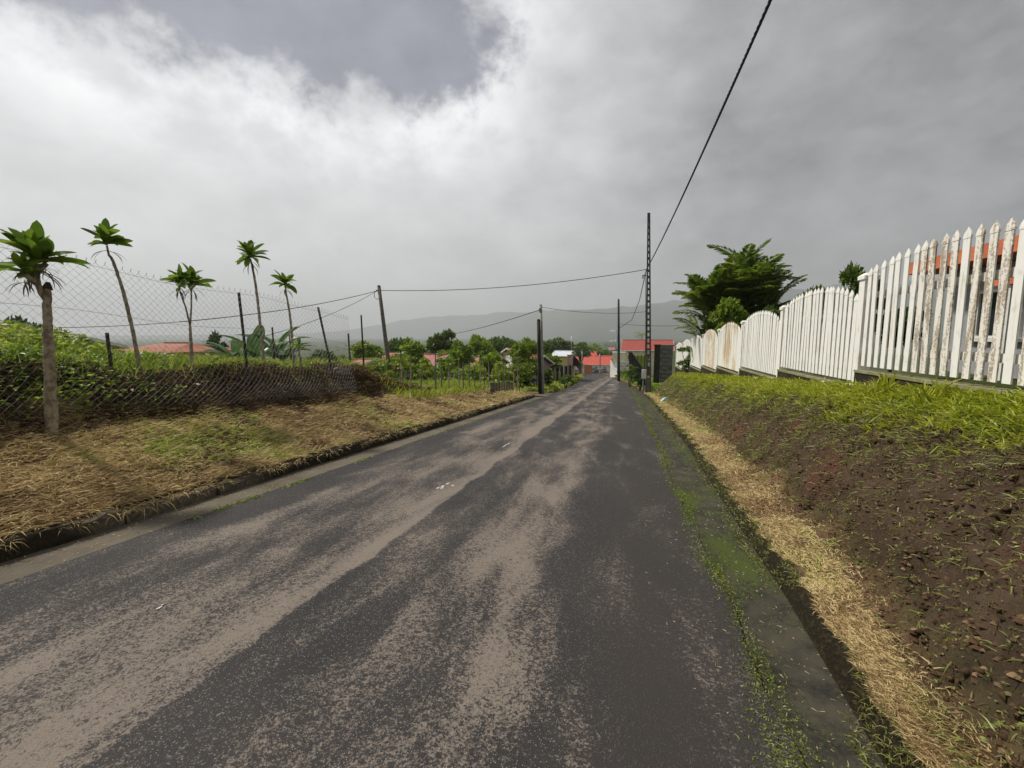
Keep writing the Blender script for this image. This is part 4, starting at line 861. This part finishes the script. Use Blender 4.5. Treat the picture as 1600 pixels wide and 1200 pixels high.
sapling('low leafy cutting in front of the banana plants', -7.0, [(474, 585), (470, 565), (467, 550)], .03, [dict(path=[(467, 550), (467, 545)], dead=3)], 14, .7, 6)
def banana(label, px, ptop, Y, sc, seed):
    p = atY(px, ptop, Y); z = g1(p[0], Y); H = max(.8, p[2]-z); root = empty('banana_plant', (p[0], Y, z), 0, label, 'banana plant', 'banana plants beyond the mesh fence'); rng = np.random.default_rng(seed); MB().tube([(0, 0, -.2), (.02, 0, H*.3), (0, 0, H*.62)], [.12, .10, .06], 8).build('stem', 'stem_green', root, True)
    for k in range(8): me = strap_leaf(seed*10+k, H*.75, H*.17, .5+.5*rng.random(), rng.random(), 9); place('leaf', me, 'banana_leaf', root, (0, 0, H*.58), (rng.normal()*.2, rng.uniform(-.95, -.1), k*.8+rng.normal()*.2))
banana('left banana plant behind the straight sapling', 398, 518, 15, 1, 1); banana('middle banana plant with ragged upright leaves', 425, 516, 16.5, 1, 2); banana('right banana plant beside the smallest sapling', 440, 524, 15.5, 1, 3); banana('small banana plant near the mesh post', 365, 530, 17, 1, 4)
def stakes():
    data = [(656, 573, 1, 0), (679.5, 552, 0, 0), (689, 560, 0, 0), (700, 556, 0, 1), (716, 548, 0, 1), (724, 566, 0, 0), (733, 562, 0, 0), (741, 572, 0, 0), (750, 548, 0, 1), (757, 560, 0, 0), (763, 553, 0, 1), (771, 568, 0, 0), (779, 566, 0, 0), (787, 562, 0, 0), (795, 568, 0, 0), (802, 560, 0, 1), (808, 548, 0, 1), (812, 556, 0, 0), (626, 545, 0, 1), (640, 535, 0, 1)]
    mat_r = np.random.default_rng(9); data.sort(); ctr = [0, 0]
    for i, (px, py, lean, leafy) in enumerate(data):
        Y = np.interp(px, [620, 655, 811], [12.5, 13, 21.5]); a = atY(px, py, Y); z = g1(a[0], Y)-.12; H = a[2]-z
        ctr[leafy] += 1; o_ = ORD[ctr[leafy]-1]
        if leafy:
            root = empty('live_stake', (a[0], Y, z), 0, 'live stake sprouting bright leaves, %s sprouting one from the left' % o_, 'stake', 'sprouting stakes in the garden row'); MB().tube([(0, 0, 0), (.02, 0, H*.5), (0, 0, H)], [.03, .024, .016], 6).build('pole', 'bark_pale', root)
            for k in range(15): o = place('leaf', DL[int(mat_r.integers(6))], 'weed_leaf', root, (0, 0, H-.05-.3*mat_r.random()), (0, mat_r.uniform(-.9, .5), mat_r.uniform(0, 6.28))); o.scale = (.95,)*3
        else:
            o = MB().tube([(0, 0, 0), (.015*mat_r.normal(), 0, H*.5), (-.03*mat_r.normal()+(.12 if lean else 0), .0, H)], [.026, .022, .016], 6).build('bare_stake', 'grey_wood'); o.location = (a[0], Y, z); tag(o, 'pale leaning bare stake at the left end of the row' if lean else 'thin bare grey stake before the field, %s bare one from the left' % o_, 'stake', 'bare stakes in the garden row')
    Y0 = 19.5; root = empty('plank_fence', (0, 0, 0), 0, 'low broken grey plank fence at the right end of the stakes', 'fence')
    for k in range(9):
        px = 768+k*4; Y = 18.2+k*.38; a = atY(px, 597+random.uniform(-2, 2), Y); z = g1(a[0], Y)-.1; h = max(.3, a[2]-z); MB().box((a[0], Y, z+h/2), (.11, .025, h), random.uniform(-.3, .3)).build('plank', 'grey_wood', root)
stakes()

# ------------------------------------------------------------ ground cover
def sample_y(n, y0, y1, k=1.0): u = RNG.random(n); return ((y0+k)*((y1+k)/(y0+k))**u)-k
def put(n, xa, xb, y0, y1, k=1.0):
    Y = sample_y(n, y0, y1, k); x = RNG.uniform(min(xa, xb), max(xa, xb), n); X = (warp(x, Y) if xa > .9 else x)+cl(Y); return X, Y, x
def hd(n, up): a = RNG.uniform(0, 6.283, n); return np.stack([np.cos(a), np.sin(a), up], 1)
def cover():
    # mown straw on the left verge
    n = 150000; X, Y, x = put(n, -4.70, -6.75, 1.3, 22.6, .6); keep = (RNG.random(n) < np.clip(.62+fbm(X*2, Y*2, 400, 3)*2.2, .06, 1)) & (x < -4.74-.10*np.abs(fbm(Y*3, Y*0, 405, 3)*2)); X, Y = X[keep], Y[keep]; n = len(X); Z = G(X, Y)+.004; dist = np.hypot(X, Y)
    gp = sstep(fbm(X*.9, Y*.9, 410, 3), .0, .2); r = np.clip(RNG.beta(2.2, 2.4, n)*.75+fbm(X*1.6, Y*1.6, 420, 3)*.55+gp*RNG.random(n)*.6, 0, 1); L = RNG.uniform(.05, .17, n)*(1+.02*dist)
    stuff('mown_straw', blades(np.stack([X, Y, Z], 1), hd(n, RNG.uniform(.02, .55, n)), L, .0042+.00085*dist, RNG.uniform(.0, .25, n), r), 'straw', 'dry mown straw covering the left verge', 'straw')
    n = 2600; X, Y, x = put(n, -4.75, -6.6, 1.6, 20, .6); k = fbm(X*.9, Y*.9, 410, 3) > .05; X, Y = X[k], Y[k]; n = len(X); d = np.hypot(X, Y)
    stuff('verge_weeds', blades(np.stack([X, Y, G(X, Y)], 1), hd(n, RNG.uniform(.4, 1.6, n)), RNG.uniform(.06, .2, n), .010+.001*d, .15, RNG.random(n)), 'weed_leaf', 'scattered green sprouts in the left straw verge', 'weeds')
    # dead creeper mound
    n = 52000; X, Y, x = put(n, -6.30, -7.6, 1.6, 15, 1.5); k = fbm(X*1.5, Y*.8, 500, 3) > -.22; X, Y = X[k], Y[k]; n = len(X); d = np.hypot(X, Y); Z = G(X, Y)+RNG.random(n)**2*.30*sstep(-X, 6.3, 6.8)*(1-.7*sstep(-X, 6.9, 7.3)); rr = np.clip(RNG.beta(2, 2.4, n)+.25*sstep(fbm(X*1.2, Y*1.2, 510, 3), .05, .25)*RNG.random(n), 0, 1)
    stuff('dead_creeper', blades(np.stack([X, Y, Z], 1), hd(n, RNG.uniform(-.5, .9, n)), RNG.uniform(.08, .26, n), .006+.001*d, RNG.uniform(0, .5, n), rr), 'dead_brown', 'dark mound of dead creepers under the mesh fence', 'dead plants')
    # fresh weeds behind the mesh
    n = 46000; X, Y, x = put(n, -6.75, -9.6, 1.8, 14, 1.2); hgt = (.12+.55*np.clip(.5+fbm(X*.9, Y*.9, 600, 3)*1.8, 0, 1))*(1-.45*sstep(Y, 3.8, 8))*sstep(-x, 6.8, 8.2); k = RNG.random(n) < np.clip(.25+hgt*1.2, 0, 1); X, Y, hgt = X[k], Y[k], hgt[k]; n = len(X); d = np.hypot(X, Y); Z = G(X, Y)+RNG.random(n)**.7*hgt
    data = leaves(np.stack([X, Y, Z], 1), hd(n, RNG.uniform(-.3, .8, n)), RNG.uniform(.05, .13, n), RNG.uniform(.03, .06, n), np.clip(RNG.beta(2.5, 2.2, n)+fbm(X, Y, 610, 2)*.5, 0, 1))
    n2 = 9000; X, Y, x = put(n2, -6.9, -9.6, 1.8, 12, 1.2); data2 = blades(np.stack([X, Y, G(X, Y)], 1), hd(n2, RNG.uniform(1, 3.5, n2)), RNG.uniform(.25, .75, n2)*(1-.4*sstep(Y, 4, 8)), .012, .15, RNG.random(n2))
    stuff('fresh_weeds', join([data, data2]), 'weed_leaf', 'bright green weeds growing behind the mesh fence', 'weeds')
    n = 34000; X, Y, x = put(n, -7.15, -11.5, 2.5, 15, 2.0); d = np.hypot(X, Y)
    stuff('terrace_grass', blades(np.stack([X, Y, G(X, Y)], 1), hd(n, RNG.uniform(.8, 3, n)), RNG.uniform(.25, .58, n)*(.85+.15*sstep(-x, 7.2, 8.2))*np.clip(.8+fbm(X, Y, 630, 3)*1.6, .3, 1.5), .012+.001*d, .25, np.clip(RNG.random(n)+fbm(X*.6, Y*.6, 640, 2), 0, 1)), 'field_grass', 'bright grass on the terrace behind the dead creepers', 'grass')
    # creeping leaves hanging over the mound front, left
    n = 15000; X, Y, x = put(n, -6.45, -7.4, 1.6, 9.0, 1.5); k = (fbm(X*2, Y*1.3, 620, 3) > -.12+.30*sstep(Y, 3.9, 5.2)) & (RNG.random(n) < .25+.75*sstep(-X, 6.5, 7.0)); X, Y = X[k], Y[k]; n = len(X); Z = G(X, Y)+RNG.random(n)*.32
    stuff('creeper_leaves', leaves(np.stack([X, Y, Z], 1), hd(n, RNG.uniform(-.6, .6, n)), RNG.uniform(.05, .10, n), RNG.uniform(.03, .05, n), RNG.random(n)), 'weed_leaf', 'green creeper leaves over the dead mound', 'creeper')
    # field
    n = 60000; X, Y, x = put(n, -5.9, -26, 11, 36, 3); k = (x < -6.0-.0*Y) & (Y+.6*(x+4.7) < 40); X, Y = X[k], Y[k]; n = len(X); d = np.hypot(X, Y)
    stuff('field_grass', blades(np.stack([X, Y, G(X, Y)], 1), hd(n, RNG.uniform(.9, 3, n)), RNG.uniform(.25, .6, n)*(1-.2*(X > -8)), .014+.0012*d, .2, np.clip(RNG.random(n)+fbm(X*.5, Y*.5, 700, 2), 0, 1)), 'field_grass', 'tall bright grass in the field behind the stakes', 'grass')
    # right: top grass below the fence
    n = 42000; X, Y, x = put(n, 2.45, 3.24, 1.8, 31, 1.0); k = RNG.random(n) < sstep(x+fbm(X*1.5, Y*1.2, 800, 3)*.9, 2.5, 3.0); X, Y = X[k], Y[k]; n = len(X); d = np.hypot(X, Y)
    stuff('bank_top_grass', blades(np.stack([X, Y, G(X, Y)-.005], 1), hd(n, RNG.uniform(.25, 1.5, n))+np.array([-.35, 0, 0]), RNG.uniform(.05, .17, n)*(1+.02*d), .007+.0009*d, RNG.uniform(.05, .4, n), np.clip(RNG.beta(2.5, 2.2, n)+fbm(X*2, Y*2, 810, 2)*.6, 0, 1)), 'lush_grass', 'lush yellow green grass along the top of the right bank', 'grass')
    n = 1700; X, Y, x = put(n, 2.95, 3.2, 2.2, 6.5, 1.0); k = fbm(Y*2, X, 815, 2) > .0; X, Y = X[k], Y[k]; n = len(X)
    stuff('tall_tufts', blades(np.stack([X, Y, G(X, Y)], 1), hd(n, RNG.uniform(.8, 3, n)), RNG.uniform(.2, .42, n), .018, .25, RNG.random(n)), 'lush_grass', 'taller grass tufts against the plinth of the nearest panel', 'grass')
    # sparse grass and sprigs on the bank
    n = 130000; X, Y, x = put(n, 1.62, 3.0, 1.4, 29, .8); dens = np.clip(sstep(fbm(X*1.1+5, Y*.9, 97, 3), -.06, .22)*.85+.12+.6*sstep(Y, 9, 15)+.55*sstep(x, 2.2, 2.8), 0, 1)*(.4+.6*sstep(x, 1.8, 2.5)); k = RNG.random(n) < dens; X, Y = X[k], Y[k]; n = len(X); d = np.hypot(X, Y)
    stuff('bank_grass', blades(np.stack([X, Y, G(X, Y)], 1), hd(n, RNG.uniform(-.2, .7, n))+np.array([-.5, 0, -.1]), RNG.uniform(.02, .085, n)*(1+.06*d), .0030+.0008*d, .2, np.clip(RNG.beta(1.7, 2.0, n), 0, 1)), 'bank_grass', 'thin grass clinging to the brown right bank', 'grass')
    n = 2300; X, Y, x = put(n, 1.7, 2.9, 1.4, 14, .6); n1 = n; kx = np.repeat(np.arange(n1), 5); X, Y = X[kx]+RNG.normal(size=n1*5)*.012, Y[kx]+RNG.normal(size=n1*5)*.012; n = len(X)
    stuff('bank_sprigs', leaves(np.stack([X, Y, G(X, Y)+.012], 1), hd(n, RNG.uniform(.0, 1.0, n)), RNG.uniform(.010, .026, n), RNG.uniform(.006, .012, n), RNG.random(n)*.8), 'bank_grass', 'tiny green sprigs dotted over the right bank', 'weeds')
    n = 9000; X, Y, x = put(n, 1.75, 2.85, 1.3, 16, .6); ms = RNG.uniform(.006, .022, n)*(1+.6*(RNG.random(n) > .97)); base = np.array([[1, 0, 0], [0, 1, 0], [-1, 0, 0], [0, -1, 0], [0, 0, .7]]); V = (base[None]*ms[:, None, None]*RNG.uniform(.6, 1.3, (n, 5, 1))+np.stack([X, Y, G(X, Y)], 1)[:, None]).reshape(-1, 3); b = np.arange(n)[:, None]*5
    stuff('soil_crumbs', (V, [b+np.array([[i, (i+1) % 4, 4]]) for i in range(4)], np.repeat(RNG.beta(1.5, 3, n), 5)), 'dead_brown', 'crumbs of brown soil and small stones on the right bank', 'soil')
    n = 700; X, Y, x = put(n, 1.72, 2.85, 1.3, 12, .6); ms = RNG.uniform(.005, .016, n); o8 = np.array([[1, 0, 0], [.6, .8, .1], [-.5, .8, 0], [-1, 0, .1], [-.4, -.9, 0], [.6, -.8, .05], [0, .1, .7], [.2, -.1, -.4]]); V = (o8[None]*ms[:, None, None]*RNG.uniform(.7, 1.3, (n, 8, 1))+np.stack([X, Y, G(X, Y)], 1)[:, None]).reshape(-1, 3); b = np.arange(n)[:, None]*8
    stuff('bank_stones', (V, [b+np.array([[i, (i+1) % 6, 6]]) for i in range(6)]+[b+np.array([[(i+1) % 6, i, 7]]) for i in range(6)], np.repeat(RNG.uniform(.5, .9, n), 8)), 'dead_brown', 'pale small stones stuck in the right bank', 'stones')
    n = 2600; X, Y, x = put(n, 1.66, 2.8, 1.3, 14, .6); kk = fbm(X*2.4, Y*2.4, 980, 3) > -.06; X, Y = X[kk], Y[kk]; n = len(X); ms = .006+.020*RNG.random(n)**2; V = (o8[None]*ms[:, None, None]*RNG.uniform(.4, 1.6, (n, 8, 1))+np.stack([X, Y, G(X, Y)], 1)[:, None]).reshape(-1, 3); b = np.arange(n)[:, None]*8
    stuff('soil_clods', (V, [b+np.array([[i, (i+1) % 6, 6]]) for i in range(6)]+[b+np.array([[(i+1) % 6, i, 7]]) for i in range(6)], np.repeat(RNG.uniform(.05, .5, n), 8)), 'dead_brown', 'lumpy brown clods on the right bank', 'soil')
    # dry strip beside the gutter
    n = 120000; X, Y, x = put(n, 1.27, 1.93, 1.1, 30, .6); w_ = fbm(Y*.8, X*.5, 900, 3)*.3; w2 = np.abs(fbm(Y*2.6, X*2, 905, 3)); k = (x < 1.74+w_+RNG.normal(size=n)*.05) & (x > 1.28+w2*.5) & (RNG.random(n) < np.clip(.75+fbm(X*4, Y*4, 907, 3)*1.8, .1, 1)); X, Y = X[k], Y[k]; n = len(X); d = np.hypot(X, Y); gp = np.clip(sstep(fbm(X*1.2, Y*1.0, 910, 3), -.02, .2)*.8+.55*sstep(Y, 6, 12), 0, 1); rr = np.clip(RNG.beta(1.8, 2.3, n)*.74+fbm(X*2.2, Y*2.2, 908, 3)*.6+gp*RNG.random(n)*.55, 0, 1)
    stuff('dry_strip', blades(np.stack([X, Y, G(X, Y)+.004], 1), hd(n, RNG.uniform(.02, .7, n)), RNG.uniform(.015, .055, n)*(1+.05*d), .0022+.0008*d, RNG.uniform(0, .25, n), rr), 'straw', 'strip of dry orange grass between gutter and bank', 'straw')
    # moss and seedlings along the gutter joints
    n = 22000; X, Y, x = put(n, -.06, .06, 1.2, 40, .6); cen = .74+fbm(Y*.7, Y*0, 920, 3)*.16; xx = cen+RNG.normal(size=n)*(.03+.06*np.clip(fbm(Y*1.1, Y*0+4, 930, 2)+.3, 0, 1)); k = RNG.random(n) < np.clip(.55+fbm(Y*1.4, xx*3, 940, 3)*2.2, .2, 1); X = xx[k]+cl(Y[k]); Y = Y[k]; n = len(X); d = np.hypot(X, Y)
    stuff('joint_moss', blades(np.stack([X, Y, zb(Y)+.002], 1), hd(n, RNG.uniform(.2, 1.4, n)), RNG.uniform(.006, .022, n), .0028+.0007*d, .2, RNG.random(n)), 'moss_tuft', 'moss and tiny grass along the right gutter joint', 'moss')
    n = 18000; X, Y, x = put(n, 1.15, 1.36, 1.2, 26, .6); k = fbm(Y*1.2, X*2, 950, 3) > -.08; X, Y = X[k], Y[k]; n = len(X); d = np.hypot(X, Y)
    stuff('gutter_weeds', blades(np.stack([X, Y, np.maximum(G(X, Y), zb(Y)-.02)], 1), hd(n, RNG.uniform(-.2, 1.3, n))+np.array([-.3, 0, 0]), RNG.uniform(.012, .06, n), .0032+.0008*d, .3, np.clip(RNG.random(n)*.7, 0, 1)), 'bank_grass', 'dark weeds hanging over the right gutter edge', 'weeds')
    n = 3500; X, Y, x = put(n, -4.22, -4.12, 1.3, 22, .6); k = fbm(Y*2.1, X, 960, 3) > .02; X, Y = X[k], Y[k]; n = len(X); d = np.hypot(X, Y)
    stuff('left_joint_moss', blades(np.stack([X-.02, Y, zb(Y)], 1), hd(n, RNG.uniform(.1, 1, n)), RNG.uniform(.02, .05, n), .006+.0006*d, .2, RNG.random(n)), 'moss_tuft', 'moss line between asphalt and left concrete gutter', 'moss')
    n = 12000; X, Y, x = put(n, -4.66, -4.86, 1.2, 22.6, .6); kk = RNG.random(n) < np.clip(.45+fbm(Y*3, X*2, 970, 3)*2.5, .05, 1); X, Y = X[kk], Y[kk]; n = len(X); d = np.hypot(X, Y); Z = zb(Y)+.09+RNG.random(n)*.06
    stuff('kerb_overhang', blades(np.stack([X, Y, Z], 1), hd(n, RNG.uniform(-.6, .6, n))+np.array([.25, 0, 0]), RNG.uniform(.03, .16, n), .004+.0008*d, .4, RNG.beta(1.6, 3, n)), 'straw', 'straw hanging over the left kerb', 'straw')
    # straw bits blown onto the gutter and road edges
    n = 2200; X, Y, x = put(n, .2, 1.22, 1.2, 20, .6); k = RNG.random(n) < .15+.85*sstep(x, .35, 1.0); X, Y = X[k], Y[k]; n = len(X); d = np.hypot(X, Y)
    n2 = 1500; X2, Y2, x2 = put(n2, -4.62, -3.9, 1.3, 20, .6); k = RNG.random(n2) < sstep(-x2, 3.9, 4.5); X = np.r_[X, X2[k]]; Y = np.r_[Y, Y2[k]]; n = len(X); d = np.hypot(X, Y)
    stuff('straw_litter', blades(np.stack([X, Y, zb(Y)+.004], 1), hd(n, RNG.uniform(.0, .12, n)), RNG.uniform(.006, .035, n), .0018+.0005*d, .02, RNG.random(n)), 'straw', 'bits of dry straw littering the gutters and road edges', 'litter')
    # other ground plants in gardens
    n = 26000; X, Y, x = put(n, -9, -60, 30, 90, 6); k = (x < -5); X, Y = X[k], Y[k]; n = len(X); d = np.hypot(X, Y)
    stuff('garden_growth', leaves(np.stack([X, Y, G(X, Y)+RNG.random(n)*.9], 1), hd(n, RNG.uniform(-.3, 1, n)), .10+.006*d, .06+.003*d, RNG.random(n)), 'tree_light', 'mixed leafy garden growth beyond the field', 'plants')
    n = 9000; X, Y, x = put(n, 1.6, 4.5, 31, 85, 6); d = np.hypot(X, Y)
    stuff('roadside_growth', leaves(np.stack([X, Y, G(X, Y)+RNG.random(n)*.35], 1), hd(n, RNG.uniform(-.3, 1, n)), .08+.004*d, .04+.002*d, RNG.random(n)), 'tree_light', 'low growth along the far right road edge', 'plants')
    n = 6000; X, Y, x = put(n, -4.6, -6.3, 27.5, 85, 6); d = np.hypot(X, Y)
    stuff('far_verge_growth', leaves(np.stack([X, Y, G(X, Y)+RNG.random(n)*.3], 1), hd(n, RNG.uniform(-.3, 1, n)), .08+.004*d, .04+.002*d, RNG.random(n)), 'field_grass', 'low green growth along the far left road edge', 'plants')
cover()

# ------------------------------------------------------------ small things
def debris():
    p = atX(515, 590, -7.0); z = g1(p[0], p[1]); root = empty('broken_wall', (p[0], p[1], max(z, p[2])-.12), R(-8), 'broken pale concrete wall piece on the dead creeper mound', 'concrete piece')
    m = MB(); m.prism([(-.45, 0), (.5, .08), (.48, .26), (.2, .30), (.05, .22), (-.42, .18)], -.08, .08); o = m.build('slab', 'grey_concrete', root); o.rotation_euler = (0, 0, R(70))
    m = MB(); m.prism([(-.3, .19), (.05, .23), (.0, .29), (-.25, .25)], -.12, .02); o = m.build('rubble', 'wall_white', root); o.rotation_euler = (0, 0, R(70))
    def crumple(name, c, size, mat, label, cat, seed, thin=.35):
        rng = np.random.default_rng(seed); n, k = 14, 9; V = []
        for i in range(n):
            for j in range(k):
                a = 2*math.pi*i/n; b = math.pi*j/(k-1); r = 1+.35*(rng.random()-.5); V.append((size[0]*math.cos(a)*math.sin(b)*r, size[1]*math.sin(a)*math.sin(b)*r, size[2]*math.cos(b)*r))
        F = [(i*k+j, ((i+1) % n)*k+j, ((i+1) % n)*k+j+1, i*k+j+1) for i in range(n) for j in range(k-1)]
        me = bpy.data.meshes.new(name); me.from_pydata(V, [], F); o = place(name, me, mat, None, c); tag(o, label, cat); return o
    p = gnd(662, 609); crumple('plastic_bag', (p[0], p[1], p[2]+.08), (.22, .22, .12), 'blue_plastic', 'crumpled blue plastic bag at the field corner', 'bag', 3)
    p = gnd(1040, 626); o = crumple('plastic_sheet', (p[0]-.05, p[1], p[2]+.03), (.10, .42, .10), 'pale_blue_plastic', 'pale blue plastic strip lying on the right bank', 'plastic', 5); o.rotation_euler = (.1, .5, -.3)
    # worn road paint
    for i, (px, py, w, l, nn) in enumerate([(690, 762, .11, .20, 6), (790, 696, .05, .45, 2), (640, 735, .03, .12, 2), (955, 601, 1.2, 1.0, 1), (252, 950, .025, .06, 2)]):
        v = ray(px, py); t = 1.6/(-v[2]-K*v[1]); p = CP+v*t; rng = np.random.default_rng(i); m = MB()
        for k in range(nn):
            cx, cy = (p[0]+rng.normal()*w*.5, p[1]+rng.normal()*l*.5) if nn > 1 else (p[0], p[1]); q = 7
            m.quad(*[(cx+math.cos(a)*w*.4*rng.uniform(.6, 1.2)/(nn**.4), cy+math.sin(a)*l*.5*rng.uniform(.6, 1.2)/(nn**.4), float(zb(cy))+.005-K*math.sin(a)*l*.5*0) for a in np.linspace(0, 6.283, q, endpoint=False)])
        me = m.mesh('road_marking')
        for vv in me.vertices: vv.co.z = float(zb(vv.co.y))+.005
        tag(place('road_marking', me, 'road_paint'), kind='structure')
    # spider lilies in the grass below the fence
    rng = np.random.default_rng(8); pm = strap_leaf(50, .075, .010, .9, .5)
    for i, (px, py) in enumerate([(1285, 597), (1326, 604), (1364, 602), (1205, 598), (1180, 592)]):
        p = atX(px, py, 3.08 if i < 3 else 3.1); z = g1(p[0], p[1]); root = empty('white_flower', (p[0], p[1], z-.02), 0, ['white spider lily below the second picket panel', 'white spider lily left of the white post', 'white spider lily right of the white post', 'white spider lily below the third panel post', 'white spider lily below the third picket panel'][i], 'flower', 'white spider lilies in the bank grass'); h = max(.12, p[2]-z+.02)
        MB().tube([(0, 0, 0), (0, 0, h)], .004, 5).build('stalk', 'stem_green', root)
        for k in range(7): place('petal', pm, 'white_petal', root, (0, 0, h), (0, -.2+rng.normal()*.2, k*.9))
    # fallen sticks on the bank and verge
    for i, (px, py, L, a, lab) in enumerate([(1410, 770, .45, 1.0, 'dry stick lying on the upper right bank'), (150, 762, .22, .4, 'pale forked twig on the left straw verge'), (480, 690, .5, 1.9, 'bare twig on the straw verge before the mound')]):
        p = gnd(px, py); d = Vector((math.cos(a), math.sin(a), 0))*L/2; q = [Vector((p[0], p[1], 0))-d, Vector((p[0], p[1], 0)), Vector((p[0], p[1], 0))+d]
        for w in q: w.z = max(g1(w.x, w.y), float(zb(w.y)))+.012
        o = MB().tube(q, [.006, .005, .003], 6).build('twig', 'bark_pale'); tag(o, lab, 'twig')
debris()

# ------------------------------------------------------------ haze
hz = MB().box((0, 0, 250), (14400, 14400, 620)).build('haze', None); tag(hz, kind='stuff', label='pale damp air over the whole valley', cat='haze')
q = NT('haze_air'); v = q.n('ShaderNodeVolumePrincipled'); v.inputs['Color'].default_value = (.86, .90, .93, 1); v.inputs['Density'].default_value = .00031; v.inputs['Anisotropy'].default_value = .2; q.L(v.outputs[0], q.out.inputs['Volume']); hz.data.materials.append(M['haze_air'])
